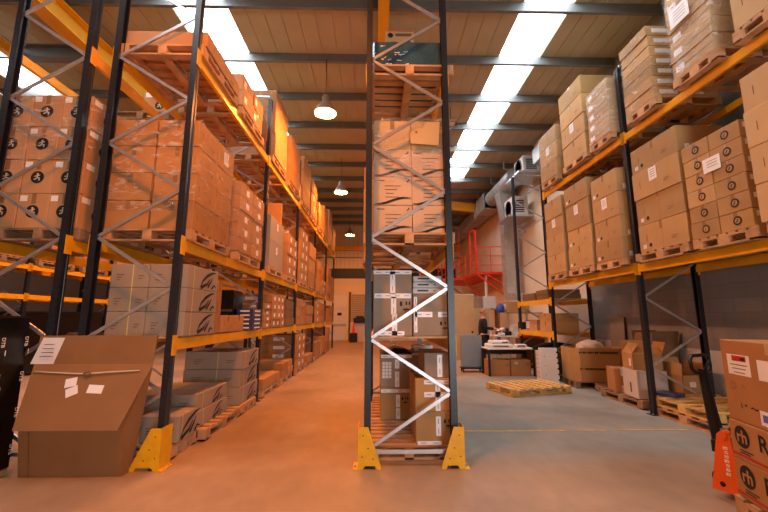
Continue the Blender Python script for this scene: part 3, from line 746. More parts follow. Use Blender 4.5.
# slope-fronted big carton in front of the rack end
def big_carton():
    b=MB(); x0,x1=-3.42,-2.40
    prof=[(4.075,0),(4.075,1.31),(4.045,1.31),(4.02,1.03),(3.80,.45),(3.87,.43),(3.93,0)]
    b.prism(prof,'x',x0,x1,'kraft_brown')
    b.v=[(x + ((-.04 if x<-3 else .15*min(1,z/.9)-.02) if y>4.0 else (.03 if x<-3 else -.02)),y,z) for x,y,z in b.v]
    t=b.build('display_carton',None,(0,0,0)); tag(t,'large brown carton with a bulging sloped front, standing before the rack end','carton')
    c=MB(); c.tube([(x0-.004,4.07,.96),(x0-.004,3.985,.96),(-3.1,3.975,.945),(-2.9,3.972,.94),(-2.7,3.975,.955),(x1+.02,3.985,.97)],.006,'cream_ink',6); c.tube([(-2.92,3.97,.94),(-2.87,3.96,.96),(-2.84,3.968,.935),(-2.9,3.955,.925)],.008,'kraft_open',6); c.build('string',t)['label']='pale string tied round the carton'
    c=MB()
    def on(u,z): # point on slope
        tt=(1.03-z)/(1.03-.45); return (u,4.02-.22*tt-.003,z)
    for (u,z,w,h,r) in [(-3.02,.86,.11,.08,.2),(-2.98,.78,.11,.08,.4),(-2.76,.80,.15,.075,-.05)]:
        cc,s_=math.cos(r),math.sin(r)
        c.add([on(u+a*cc-q*s_,z+a*s_+q*cc) for a,q in ((-w/2,-h/2),(w/2,-h/2),(w/2,h/2),(-w/2,h/2))],[(0,1,2,3)],'paper')
    c.build('sticker',t)['label']='small white address stickers'
    c=MB(); c.add([(-3.50,4.016,1.03),(-3.27,4.016,1.03),(-3.20,4.038,1.29),(-3.42,4.038,1.29)],[(0,1,2,3)],'paper')
    for k in range(4): c.box(-3.38-.01*k,4.008,1.22-.04*k,-3.28,4.012,1.226-.04*k,'ink_soft')
    c.build('paper_label',t)['label']='large white paper sheet'
    c=MB(); c.box(x0+.13,3.862,.40,x0+.134,3.872,.43,'kraft_open'); c.bar((x0+.13,3.927,.0),(x0+.13,3.868,.42),.004,.004,'kraft_open'); c.build('fold_line',t)
big_carton()
# black film-wrapped load
def black_load():
    M=Marks(1.1,.68,1.45)
    for c_ in range(3):
        u=-.17+.24*c_
        for k in range(4):
            v=.18+.34*k
            M.text('R',u,v,'DTB',.05,'paper',1,True,rot=R(-90)); M.text('R',u+.06,v-.02,'ABC',.03,'paper',1,False,rot=R(-90)) if False else M.rect('R',u+.035,v-.1,.01,.05,'paper',1)
    b=MB(); b.bbox(-.55,-.34,0,.55,.34,1.45,'black_wrap',.02)
    o=b.build('wrapped_load',None,(-4.08,3.66,.06)); tag(o,'tall black film-wrapped load with white repeated print at the frame edge','wrapped load')
    M.build('printing',o)
    c=MB()
    for x in (-.45,0,.45): c.box(x-.07,-.34,-.06,x+.07,.34,0,'wood')
    c.build('bearer_blocks',o)
black_load()

# ================================================================== MIDDLE RACK
def taped(w,d,h,x,y,z,label,strips,icons=(),face='F',body='kraft_grey',sheet=None,rz=0):
    root=link('carton',body_mesh(w,d,h,body),None,(x,y,z),rz); tag(root,label,'carton')
    M=Marks(w,d,h)
    for (u,v,sw,sh) in strips:
        M.rect(face,u,v,sw,sh,'tape_white',1)
        L=max(sw,sh); n=int(L/.09)
        for k in range(n):
            t=(k+.5)/n-.5
            if sw>sh: M.rect(face,u+t*sw,v,.055,.006,'ink_blue',2)
            else: M.rect(face,u,v+t*sh,.006,.055,'ink_blue',2)
    M.rect('T',0,0,w,.06,'tape_white')
    M.build('tape',root)['label']='white printed tape'
    if icons:
        K=Marks(w,d,h)
        for (u,v,s) in icons: mk_icons(K,face,u,v,s)
        K.build('printing',root)['label']='black handling symbols'
    if sheet:
        S=Marks(w,d,h); u,v,sw,sh=sheet
        for a in range(3):
            for c in range(5): S.rect(face,u+(a-1)*sw/3,v+(c-2)*sh/5,sw/3-.006,sh/5-.006,'paper',1)
        S.build('label_sheet',root)['label']='grid of small white labels'
    return root
taped(.44,.8,.745,.19,4.72,D1,'tall grey-brown carton with crossed white tape on the middle rack boards',[(0,.72,.44,.045),(0,.45,.42,.055),(0,.60,.06,.26),(.01,.34,.06,.2),(.02,.12,.06,.26),(-.02,.03,.3,.05)],[(.15,.36,.055)])
taped(.44,.8,.47,.64,4.72,D1,'squat grey-brown carton under the grey trays on the middle rack boards',[(-.19,.24,.035,.4),(.2,.25,.035,.42),(-.1,.24,.2,.06),(.14,.24,.15,.06)],[(.14,.14,.045)])
for k in range(3):
    b=MB(); b.bbox(-.165,-.2,0,.165,.2,.066,'tray_white',.008); o=b.build('document_tray',None,(.585+.004*k,4.55,D1+.475+.07*k))
    tag(o,f'pale grey flat tray, {["bottom","middle","top"][k]} of three on the squat taped carton','tray')
    c=MB(); c.box(-.11,-.204,.028,.02,-.2,.044,'ink'); c.box(.08,-.204,.03,.1,-.2,.04,'ink'); c.build('handle_slot',o)
# floor level
pallet('bright slatted pallet at the foot of the middle rack',.36,4.87,0,.84,1.15,m='wood',n=8)
pallet('slatted pallet behind the first at the foot of the middle rack',.36,6.2,0,.84,1.3,m='wood',n=8)
taped(.41,.75,.345,.64,4.68,.146,'bottom taped carton beside the yellow guard, middle rack floor',[(.04,.19,.055,.2),(-.06,.02,.26,.04)],[(.15,.24,.04)],body='kraft')
taped(.41,.75,.34,.64,4.68,.492,'taped carton in the middle of the pile of three, middle rack floor',[(.04,.17,.3,.055),(.04,.1,.055,.2),(.04,.3,.3,.045),(.04,.24,.055,.1)],[],body='kraft')
taped(.30,.6,.27,.69,4.62,.834,'narrower carton with upright white tape on top of three',[(.02,.13,.055,.24)],[],body='kraft_grey')
taped(.44,.7,.42,.28,5.66,.146,'lower carton with white tape, pile set back on the floor pallet',[(0,.37,.42,.045),(.02,.24,.055,.16),(.02,.08,.055,.14)],[(.12,.27,.04)],body='kraft')
taped(.44,.7,.43,.28,5.66,.568,'upper carton with a grid of labels, set back on the floor pallet',[(.0,.40,.42,.04),(.01,.3,.06,.12),(.01,.1,.06,.2)],[(.12,.33,.035)],body='kraft_grey',sheet=(-.13,.22,.13,.22))
b=MB(); b.add([(-.2,-.3,0),(.2,-.3,0),(.2,.3,0),(-.2,.3,0),(-.04,-.22,.07),(.12,-.2,.06),(.1,.2,.06),(-.05,.2,.07)],[(0,3,2,1),(4,5,6,7),(0,1,5,4),(1,2,6,5),(2,3,7,6),(3,0,4,7)],'black_wrap')
tag(b.build('plastic_bag',None,(.3,5.66,1.0)),'crumpled dark plastic bag on the carton with label grid','bag')
taped(.3,.6,.86,.66,5.75,.146,'tall carton with one white edge tape behind the pile of three',[(.13,.6,.03,.5),(0,.84,.3,.03)],[],body='kraft_grey')
b=MB(); b.bbox(-.14,-.15,0,.14,.15,.075,'white_plastic',.01); o=tag(b.build('small_box',None,(.68,5.75,1.008)),'small white box lying on the tall edge-taped carton','box')
c=MB(); c.box(-.145,-.155,.055,.145,.155,.082,'white_plastic'); c.build('lid',o)
# second level
pallet('pale pallet carrying the wave-printed cartons',.37,4.72,2.292,1.02,1.2,m='wood',n=8)
stack('wave-printed pale carton','middle rack',-.035,.865,4.22,5.3,2.438,2,1,[.345,.345,.345],'wave','L',jit=.003)
stack('plain pale carton','topmost on the wave-printed cartons',-.035,.865,4.24,5.3,3.476,2,1,[.37],'pale','L',jit=.003)
film_wrap('crinkled clear film round the upper wave-printed cartons',-.05,.88,4.20,5.3,3.05,3.85,'film_thick',.02)
b=MB(); b.add([(-.17,0,-.14),(.16,0,-.16),(.18,0,.13),(-.0,0,.14),(-.02,0,.06),(-.17,0,.04)],[(0,1,2,3,4,5)],'kraft_pale'); b.add([(-.17,.004,-.14),(.16,.004,-.16),(.18,.004,.13),(-.0,.004,.14),(-.02,.004,.06),(-.17,.004,.04)],[(5,4,3,2,1,0)],'kraft_pale')
b.disc((0,0,0),.015,'ink_red',10,M=Matrix.Translation((-.1,-.003,.0))@Matrix.Rotation(R(90),4,'X'))
tag(b.build('cardboard_sheet',None,(.57,4.165,3.66)),'torn pale cardboard sheet stuck on the filmed cartons','cardboard sheet')
pallet('second pallet on the middle level of the middle rack',.33,6.2,2.292,1.06,1.2,m='wood',n=8)
stack('plain carton','behind the wave-printed cartons',-.2,.82,5.65,6.8,2.438,2,1,[.35]*4,'plain','L',jit=.004,front=False)
# top level
pallet('weathered pallet under the glossy blue load',.40,4.75,4.392,1.06,1.2,m='wood',n=8)
pallet('second pallet on the top level of the middle rack',.40,6.2,4.392,1.06,1.3,m='wood',n=8)
b=MB(); b.bbox(-.44,-.5,0,.44,.5,.38,'blue_film',.03); o=tag(b.build('wrapped_load',None,(.38,4.72,4.538)),'glossy dark blue film-wrapped load on the top level','wrapped load')
c=MB(); r3=random.Random(4)
for k in range(26):
    u=r3.uniform(-.42,.05); z=r3.choice((.03,.12,.2,.3,.34))+r3.uniform(-.02,.02); l=r3.uniform(.015,.06)
    c.bar((u,-.503,z),(u+l,-.503,z+r3.uniform(-.015,.015)),.004,r3.uniform(.004,.012),'tape_white')
c.build('painted_glint',o)  # white slivers painted on as glints of the glossy film
r=carton(.55,.5,.98,(.36,5.72,4.54),0,'plain','FL','plain carton on the top level under the badge carton')
w,d,h=.46,.45,.60
r=link('carton',body_mesh(w,d,h,'kraft_pale'),None,(.37,5.70,5.522)); tag(r,'pale carton with black badge and text above the blue load','carton')
M=Marks(w,d,h); M.disc2('F',-.15,.5,.045,'ink',1); M.rect('F',.06,.51,.26,.05,'ink_soft',1); M.rect('F',-.1,.37,.09,.03,'ink',1); M.rect('F',.1,.38,.17,.03,'ink',1); M.rect('F',0,.58,.44,.015,'ink_red',1); M.build('printing',r)

# ================================================================== RIGHT RACK
XC,XD=4.18,5.2
cr=(XC+XD)/2
def R2(nm,ya,yb,z=P2,m='wood'): return rp(f'wooden pallet under the {nm}',cr,(ya+yb)/2,z,1.02,yb-ya,m=m)
R2('last tan stack before the red platform',8.15,9.05); stack('tan carton','last stack on the lower beam',XC,XD,8.15,9.0,T2,1,1,[.43,.45,.43,.45],'plain','L',style_fn=lambda i,j,k,n:'plain_label' if k==2 else 'plain')
R2('second-last tan stack',7.1,8.05); stack('tan carton','second-last stack on the lower beam',XC,XD,7.1,8.0,T2,1,1,[.45,.38,.55,.4],'plain','L',style_fn=lambda i,j,k,n:'plain_label' if k==2 else 'end_label')
R2('tan stack beside the middle post',6.2,7.0); stack('tan carton','lower beam stack beyond the middle post',XC,XD,6.2,6.98,T2,1,1,[.36,.4,.42,.42],'end_label','L',style_fn=lambda i,j,k,n:'plain_label' if k==2 else 'end_label')
R2('large tan cartons',4.88,5.92); stack('large tan carton','lower beam stack before the middle post',XC,XD,4.86,5.8,T2,1,1,[.42,.42,.44,.40],'end_label','L',style_fn=lambda i,j,k,n:'plain_label' if k==2 else 'end_label')
R2('ring-badge cartons',3.95,4.8); stack('tan carton with ring badge','lower beam',XC,XD,3.97,4.80,T2,2,2,[.212]*6,'ring','L',jit=.008)
b=MB(); 
o=None
M=Marks(.02,.3,.2)
b.box(-.002,-.12,-.08,.002,.12,.1,'paper')
for k in range(3): b.box(-.003,-.08,.05-.035*k,-.002,.06,.056-.035*k,'ink_soft')
tag(b.build('paper_sheet',None,(XC-.017,4.36,3.37),0),'white paper sheet taped on the ring-badge cartons','paper')
R2('tall pale bundle at the picture edge',3.05,3.85); stack('long pale bundled carton','lower beam stack at the frame edge',XC-.06,XD,3.08,3.85,T2,1,1,[.42]*4,'bundle','L',style_fn=lambda i,j,k,n:'pale')
# top beam
R2('last stack on the top beam',8.2,9.05,P3); stack('sunlit tan carton','last stack on the top beam',XC,XD,8.2,9.05,T3,1,1,[.42,.42,.38],'plain','L',style_fn=lambda i,j,k,n:'plain_label' if k==1 else 'plain')
film_wrap('film round the last stack on the top beam',XC,XD,8.2,9.05,T3+.3,T3+1.22,'film')
R2('tallest stack on the top beam',7.0,7.95,P3); stack('sunlit tan carton','tallest stack on the top beam',XC,XD,7.0,7.92,T3,1,1,[.42,.42,.42,.40],'plain','L',style_fn=lambda i,j,k,n:'plain_label' if k==1 else 'plain')
R2('short wrapped stack on the top beam',6.2,6.88,P3); stack('shallow sunlit carton','short wrapped stack on the top beam',XC,XD,6.2,6.86,T3,1,1,[.21]*5,'bundle','L')
film_wrap('film round the short stack beyond the middle post',XC,XD,6.2,6.86,T3,T3+1.05,'film_thick')
R2('bundles with paired white labels',5.12,5.78,P3); stack('flat bundle with paired white labels','top beam',XC,XD,5.14,5.78,T3,1,1,[.172]*7,'twolabel','L')
film_wrap('film round the bundles with paired white labels',XC,XD,5.14,5.78,T3,T3+1.2,'film')
R2('bulky film-wrapped stack',4.08,4.78,P3); stack('film-wrapped carton','bulky stack on the top beam',XC,XD,4.1,4.76,T3,1,1,[.23]*6,'bundle','L')
film_wrap('thick film round the bulky stack on the top beam',XC,XD,4.1,4.76,T3,T3+1.38,'film_thick')
b=MB(); b.box(-.002,-.16,-.13,.002,.16,.13,'paper')
for k in range(4): b.box(-.003,-.11,.07-.045*k,-.002,.09,.077-.045*k,'ink_soft')
tag(b.build('paper_sheet',None,(XC-.035,4.5,5.62)),'white paper sheet on the bulky film-wrapped stack','paper')
R2('big pale cartons on the top beam',3.05,3.88,P3); stack('big pale carton','top beam at the frame edge',XC,XD,3.08,3.85,T3,1,1,[.62,.6],'pale','L')
# low far bay
stack('dark flat carton','upper board of the low bay',4.35,5.2,9.5,10.2,1.96,1,1,[.12,.12],'dark','L')
stack('brown low carton','upper board of the low bay, rear',4.35,5.2,10.35,11.2,1.96,1,1,[.2],'dark','L')
stack('brown carton','lower board of the low bay',4.4,5.1,9.5,10.2,1.14,1,1,[.24,.22],'plain','L')
stack('shallow brown carton','lower board of the low bay, rear',4.4,5.1,10.4,10.9,1.14,1,1,[.15,.14],'plain','L')
b=MB(); b.bbox(-.02,-.18,0,.02,.18,.28,'blue_box',.006); o=tag(b.build('picture_panel',None,(4.5,11.12,1.14),R(10)),'small blue-fronted panel leaning in the low bay','panel')
c=MB(); c.box(-.024,-.15,.03,-.021,.15,.25,'white_plastic'); c.build('panel_face',o)

# ================================================================== FLOOR GOODS ON THE RIGHT
def open_carton(label,x,y,z,w,d,h,rz,m='kraft',flaps=(40,60,75,50),marks=None):
    b=MB(); t=.006
    b.box(-w/2,-d/2,0,w/2,d/2,t,m); b.box(-w/2,-d/2,0,w/2,-d/2+t,h,m); b.box(-w/2,d/2-t,0,w/2,d/2,h,m); b.box(-w/2,-d/2,0,-w/2+t,d/2,h,m); b.box(w/2-t,-d/2,0,w/2,d/2,h,m)
    o=b.build('open_carton',None,(x,y,z),rz); tag(o,label,'carton')
    for (px,py,ax,ln,wd,a) in [(0,-d/2,'x',d*.5,w,flaps[0]),(0,d/2,'x',-d*.5,w,flaps[1]),(-w/2,0,'y',w*.45,d,flaps[2]),(w/2,0,'y',-w*.45,d,flaps[3])]:
        f=MB(); 
        if ax=='x': f.box(-wd/2+.004,-.003,0,wd/2-.004,.003,abs(ln),m); c=f.build('flap',o,(px,py,h)); c.rotation_euler=(R(a if py<0 else -a),0,0)
        else: f.box(-.003,-wd/2+.004,0,.003,wd/2-.004,abs(ln),m); c=f.build('flap',o,(px,py,h)); c.rotation_euler=(0,R(-a if px<0 else a),0)
    if marks:
        M=Marks(w,d,h); marks(M); M.build('paper_label',o)
    return o
pallet('empty slatted pallet lying askew on the grey floor',3.12,8.02,0,.92,1.36,m='wood_yellow',rz=R(90+16),n=8)
# floor pallet under the taped carton and white box
pallet('wooden pallet under the white box by the rack post',4.86,6.95,0,1.0,1.15,m='wood_old')
taped(.46,.42,.42,4.66,7.25,.146,'small tan carton with white tape on the floor pallet',[(-.1,.36,.05,.14),(.12,.04,.3,.05),(-.1,.06,.05,.12)],[],face='F',body='kraft_red',rz=R(-14))
b=MB(); b.bbox(-.24,-.24,0,.24,.24,.46,'white_card',.006); o=tag(b.build('white_box',None,(4.66,6.70,.146),R(-8)),'plain white box with a dark slot behind the rack post','box')
M=Marks(.48,.48,.46); M.rect('L',.02,.16,.04,.16,'ink',1); M.build('slot',o)
open_carton('open tan carton with flaps up standing on the white box',4.66,6.72,.61,.46,.42,.27,R(-12),flaps=(-50,10,-35,20),marks=lambda M:(mk_label(M,'F',.5,.42,.27,.02,.15,.12,.14),mk_label(M,'L',.5,.42,.27,.1,.12,.08,.12)))
pallet('old wooden pallet lying empty by the wall',5.0,7.81,0,.9,.5,m='wood_old')
open_carton('tall dark brown carton with open top by the wall',5.28,7.2,.146,.5,.5,.85,0,m='kraft_dark',flaps=(10,5,-15,20))
b=MB(); M_=Matrix.Rotation(R(3),4,'Y'); b.box(-.01,-.26,0,.01,.26,1.5,'kraft_grey',M=M_); b.box(-.012,-.26,.0,.012,-.25,1.5,'kraft_open',M=M_)
tag(b.build('cardboard_sheet',None,(5.5,8.72,.003)),'flat pinkish cardboard sheet leaning on the block wall','cardboard sheet')
# pallets stacked, yellow planks
for k in range(2):
    pallet(['lower','upper'][k]+' of two yellowish pallets by the pallet truck',4.88,5.56,.147*k,1.05,1.2,m='wood_yellow' if k else 'wood',n=6)
b=MB(); b.box(-.45,-.05,0,.45,.05,.03,'wood_yellow'); tag(b.build('loose_plank',None,(4.9,5.3,.292),R(6)),'loose yellow plank lying on the stacked pallets','plank')
open_carton('wide open tan carton with a drooping flap behind the pallets',5.15,6.46,.146,.42,.5,.42,0,flaps=(-100,20,-5,10),marks=lambda M:mk_label(M,'F',.42,.5,.42,-.05,.28,.1,.08))
b=MB(); b.bbox(-.12,-.16,0,.12,.16,.05,'blue_box',.006); tag(b.build('flat_box',None,(4.55,6.02,.295),R(20)),'small flat blue pack on the stacked pallets','box')

# octagonal bulk bins
def octabin(label,x,y,z,w,d,h,rz,marks=True):
    c=.16; P=[(-w/2+c,-d/2),(w/2-c,-d/2),(w/2,-d/2+c),(w/2,d/2-c),(w/2-c,d/2),(-w/2+c,d/2),(-w/2,d/2-c),(-w/2,-d/2+c)]
    s=.975; Q=[(a*s,b_*s) for a,b_ in P]; m='kraft'
    b=MB(); n=8; vs=[(p[0],p[1],0) for p in P]+[(p[0],p[1],h) for p in P]+[(p[0],p[1],0) for p in Q]+[(p[0],p[1],h) for p in Q]
    fs=[]
    for i in range(n):
        j=(i+1)%n; fs+=[(i,j,j+n,i+n),(i+2*n,i+3*n,j+3*n,j+2*n),(i+n,j+n,j+3*n,i+3*n),(i,i+2*n,j+2*n,j)]
    b.add(vs,fs,m); o=b.build('bulk_bin',None,(x,y,z),rz); tag(o,label,'cardboard bin')
    M=Marks(w,d,h); r2=random.Random(int(z*100)+3)
    u=-w/2+c
    while u<w/2-c-.03:
        if r2.random()<.8: M.rect('F',u,h*.72,.022,.045,'ink',1)
        M.rect('F',u,h*.72-.0,.03,.014,'ink',1); u+=.036
    M.build('printing',o); 
    return o
pallet('wooden pallet beneath the bulk bins',4.84,8.62,0,1.05,.85,m='wood_old',rz=R(-8))
octabin('lower cardboard bulk bin with a band of black print',4.84,8.62,.146,1.12,.85,.36,R(-8))
octabin('upper cardboard bulk bin carrying the pale sack',4.84,8.62,.508,1.12,.85,.33,R(-8))
bm=bmesh.new(); bmesh.ops.create_icosphere(bm,subdivisions=4,radius=1)
from mathutils import noise as mn
for v in bm.verts:
    n_=mn.noise(v.co*2.2)*.18; v.co=Vector((v.co.x*.30*(1+n_),v.co.y*.26*(1+n_),max(-.12,v.co.z*.17*(1+n_))))
me=bpy.data.meshes.new('sack'); bm.to_mesh(me); bm.free(); me.materials.append(MATS['sack'])
for p in me.polygons: p.use_smooth=True
tag(link('sack',me,None,(4.82,8.6,.82)),'lumpy pale sack lying in the upper bulk bin','sack')
b=MB(); b.tube([(3.9,9.5,.74),(4.2,9.55,.78),(4.6,9.6,.79),(4.95,9.6,.76)],[.05,.09,.09,.06],'black_wrap',12)
b.box(4.0,9.45,0,4.9,9.7,.7,'kraft_dark'); tag(b.build('rolled_cover'),'dark rolled cover on a brown crate behind the bulk bins','rolled cover')
# polystyrene panel leaning beside the bins
b=MB(); Mx=Matrix.Rotation(R(-8),4,'X'); b.bbox(-.2,-.03,0,.2,.03,.8,'white_plastic',.01,M=Mx)
o=tag(b.build('foam_panel',None,(3.92,8.72,.01),R(-14)),'white foam panel with dark notches leaning by the bulk bins','panel')
c=MB()
for k in range(6): c.box(.17,-.034,.08+.12*k,.203,.034,.12+.12*k,'ink',M=Mx)
for k in range(3): c.disc((0,0,0),.01,'ink_soft',8,M=Mx@Matrix.Translation((-.08,-.031,.2+.2*k))@Matrix.Rotation(R(90),4,'X'))
c.build('notches',o)
b=MB(); b.bbox(-.15,-.2,0,.15,.2,.7,'white_card',.01); 
for k in range(6): b.box(-.155,-.205,.1+.1*k,.155,.205,.106+.1*k,'ink_soft')
tag(b.build('white_box_stack' if False else 'slatted_bale',None,(4.05,9.2,0)),'pale layered bale between the desk and the foam panel','bale')

# grey panel cart
b=MB(); b.bbox(-.30,-.02,.12,.30,.02,1.0,'grey_panel',.006); b.box(-.31,-.18,.09,.31,.18,.12,'black_plastic')
o=tag(b.build('panel_cart',None,(2.68,10.83,0),R(-2)),'tall plain grey board upright on a low wheeled base','cart')
for x in (-.26,.26):
    for y in (-.14,.14):
        c=MB(); c.tube([(x-.015,y,.045),(x+.015,y,.045)],.045,'rubber',12); c.box(x-.02,y-.01,.05,x+.02,y+.01,.09,'galv'); c.build('wheel',o)
# desk
def desk(label,x0,x1,y0,y1,h,name='desk',top='white_plastic',leg='black_plastic'):
    t=thing(name,label,'desk',((x0+x1)/2,(y0+y1)/2,0)); w=(x1-x0)/2; d=(y1-y0)/2
    b=MB(); b.bbox(-w,-d,h-.035,w,d,h,top,.004); b.build('table_top',t)
    for sx in (-1,1):
        for sy in (-1,1):
            b=MB(); b.box(sx*w-(.05 if sx>0 else 0),sy*d-(.05 if sy>0 else 0),0,sx*w+(.05 if sx<0 else 0),sy*d+(.05 if sy<0 else 0),h-.035,leg); b.build('leg',t)
    b=MB(); b.box(-w+.02,d-.03,.5,w-.02,d,h-.035,leg); b.build('back_rail',t); return t
desk('white-topped desk with black legs and cartons beneath',2.9,4.12,9.95,10.6,.70)
taped(.55,.45,.40,3.20,10.25,0,'plain tan carton under the white-topped desk, by the grey board',[],[(.2,.28,.03)],body='kraft_red')
taped(.52,.45,.40,3.76,10.25,0,'tan carton with a white label under the desk, at its far end',[],[(.18,.3,.03)],body='kraft_red',sheet=(-.12,.32,.1,.06))
b=MB(); b.bbox(-.32,-.22,0,.32,.22,.10,'white_plastic',.02); b.bbox(-.24,-.16,.10,.26,.18,.19,'white_plastic',.03); o=tag(b.build('desktop_machine',None,(3.27,10.25,.70)),'broad low white machine on the white-topped desk','machine')
c=MB(); c.box(-.2,-.223,.03,.2,-.22,.06,'ink_soft'); c.box(.05,-.165,.13,.2,-.16,.16,'ink'); c.build('slot',o)
b=MB(); b.bbox(-.14,-.1,0,.14,.1,.09,'white_plastic',.015); o=tag(b.build('desktop_device',None,(3.83,10.2,.70)),'small white device with a dark screen at the desk end','device')
c=MB(); c.box(-.1,-.104,.025,.1,-.1,.07,'ink_soft'); c.build('screen',o)
# rear workbench with shelf
t=thing('workbench','steel framed workbench with an overhead shelf by the far side wall','workbench',(4.85,12.8,0))
b=MB(); b.box(-.95,-.35,.86,.95,.35,.9,'white_plastic'); b.build('table_top',t)
b=MB(); b.box(-.35,-.1,1.62,.95,.3,1.65,'wood_old'); b.build('upper_shelf',t)
for x in (-.92,-.3,.35,.92):
    b=MB(); b.box(x-.025,.27,0,x+.025,.32,1.62,'steel_light'); b.build('post',t)
for x in (-.92,.92):
    b=MB(); b.box(x-.025,-.33,0,x+.025,-.28,.86,'steel_light'); b.build('leg',t)
carton(.75,.35,.36,(4.78,12.9,1.652),0,'plain_label','FL','tan carton on the overhead shelf of the far workbench')
b=MB(); b.lathe([(.0,0),(.11,0),(.13,.03),(.13,.2),(.09,.26),(.05,.28),(.05,.31),(0,.31)],'blue_plastic',n=18); tag(b.build('water_jug',None,(4.24,12.9,1.652)),'round blue jug beside the carton on the overhead shelf','jug')
b=MB(); b.bbox(-.24,-.02,.12,.24,.02,.44,'black_plastic',.008); b.box(-.03,-.01,.0,.03,.03,.14,'black_plastic'); b.box(-.12,-.08,0,.12,.08,.012,'black_plastic'); tag(b.build('monitor',None,(5.0,12.7,.9),R(-15)),'black monitor on the far workbench','monitor')
b=MB(); b.bbox(-.09,-.15,0,.09,.15,.34,'white_plastic',.01); tag(b.build('computer_case',None,(4.62,12.75,.9)),'upright white case on the far workbench','computer')
b=MB(); b.bbox(-.12,-.1,0,.12,.1,.14,'black_plastic',.02); b.lathe([(.05,.14),(.06,.2),(.02,.26),(0,.26)],'black_plastic',n=12); tag(b.build('bench_tool',None,(4.35,12.65,.9)),'squat black tool standing on the far workbench','tool')
b=MB(); b.bbox(-.1,-.08,0,.1,.08,.09,'white_plastic',.02); tag(b.build('tape_dispenser',None,(4.14,12.62,.9)),'small white dispenser on the far workbench, by the person','dispenser')
b=MB(); b.bbox(-.3,-.2,0,.3,.2,.12,'orange_plastic',.03); b.box(-.25,-.15,.03,.25,.15,.125,'ink'); tag(b.build('plastic_tray',None,(4.72,11.75,.86)),'orange plastic tray behind the white-topped desk','tray')
b=MB(); b.box(-.35,-.25,0,.35,.25,.86,'kraft_open'); b.box(-.36,-.26,.0,.36,.26,.03,'ink'); tag(b.build('cupboard',None,(4.72,11.75,0)),'low brown cupboard under the orange tray','cupboard')
# white pole
b=MB(); b.tube([(4.78,16.3,0),(4.78,16.3,3.31)],.06,'white_plastic',14); b.box(4.68,16.2,0,4.88,16.4,.015,'white_plastic'); tag(b.build('support_post'),'white round post beside the person under the red platform','post')
# tall beige cabinet and boards beneath the platform
b=MB(); b.bbox(-.42,-.3,0,.42,.3,2.3,'kraft_pale',.01); o=tag(b.build('tall_cabinet',None,(3.15,14.1,0)),'tall plain beige cabinet seen beside the middle rack post','cabinet')
c=MB(); c.box(-.43,-.31,2.3,.43,.31,2.33,'white_plastic'); c.build('top_panel',o); c=MB(); c.box(.3,-.306,.93,.36,-.3,1.0,'ink'); c.build('handle',o)
b=MB(); b.bbox(-.5,-.04,0,.5,.04,1.85,'kraft_pale',.01); tag(b.build('partition_board',None,(4.1,15.2,0)),'tan partition board behind the person','board')
b=MB(); b.bbox(-.22,-.2,0,.22,.2,.5,'wood_old',.01); tag(b.build('storage_box',None,(4.0,15.2+.35,1.85-.001)),'olive box on the ledge above the partition board','box')
b=MB(); b.bbox(-.26,-.2,0,.26,.2,.48,'white_card',.01); tag(b.build('storage_box',None,(4.62,15.55,1.85)),'pale box on the ledge above the partition board','box')
b=MB(); b.box(3.6,15.3,1.80,5.0,15.8,1.849,'wood_old'); b.box(3.6,15.3,0,3.66,15.8,1.8,'wood_old'); b.box(4.94,15.3,0,5.0,15.8,1.8,'wood_old'); tag(b.build('ledge_shelf'),'plain wooden ledge holding two boxes under the red platform','shelf')

# red platform with railings and ladder gate
t=thing('red_platform','bright red steel platform with railings and gate on the far side wall','platform',(4.85,16,3.42))
b=MB(); x0,x1=-.52,.74; b.box(x0,0,-.10,x1,6.2,0,'red_paint'); b.box(-1.2,2.6,-.1,x0,6.2,0,'red_paint'); b.build('deck',t)
b=MB()
for (p,q) in [((x0,.05,-.1),(x1,.05,-1.05)),((x0,3,-.1),(x1,3,-1.05)),((-.1,.05,-.1),(x1,.05,-.6)),((x0,6,-.1),(x1,6,-1.05))]: b.bar(p,q,.06,.06,'red_paint')
b.build('bracket',t)
b=MB()
for y in (0.03,1.1,2.2,3.3,4.4,5.5,6.15): b.tube([(x0+.03,y,0),(x0+.03,y,1.08)],.028,'red_paint',8)
for z in (.36,.72,1.08): b.tube([(x0+.03,1.1,z),(x0+.03,6.15,z)],.022,'red_paint',8)
for x in (-.5,.1,.7): b.tube([(x,.03,0),(x,.03,1.55 if x>.5 else 1.1)],.018,'red_paint',8)
for z in (.3,.7,1.1): b.tube([(x0,.03,z),(x1,.03,z)],.016,'red_paint',8)
for x in (-1.17,): 
    for y in (2.7,3.8,4.9,6.1): b.tube([(x,y,0),(x,y,1.08)],.028,'red_paint',8)
for z in (.36,.72,1.08): b.tube([(-1.17,2.7,z),(-1.17,6.1,z)],.022,'red_paint',8)
b.build('railing',t)
b=MB()
b.box(-.56,.05,0,-.48,.13,1.95,'red_paint'); b.box(-.56,1.0,0,-.48,1.08,1.95,'red_paint'); b.box(-.56,.05,1.87,-.48,1.08,1.95,'red_paint')
for k in range(4): b.tube([(-.52,.1,.35+.25*k),(-.52,1.04,.35+.25*k)],.016,'red_paint',8)
b.tube([(x0,3.3,0),(x0,3.3,2.6)],.02,'red_paint',8)
b.build('gate',t)
# pipes on the wall
b=MB(); b.tube([(5.5,15.9,5.45),(5.5,15.4,5.2),(5.5,15.4,4.8),(5.5,14.9,5.0),(5.5,14.6,5.4)],.03,'ink',8); tag(b.build('cable'),'dark cable looping on the wall above the red platform','cable')
b=MB(); b.tube([(5.56,15.7,3.42),(5.56,15.7,6.3)],.04,'white_plastic',8); tag(b.build('pipe'),'pale pipe rising up the wall behind the red platform','pipe')

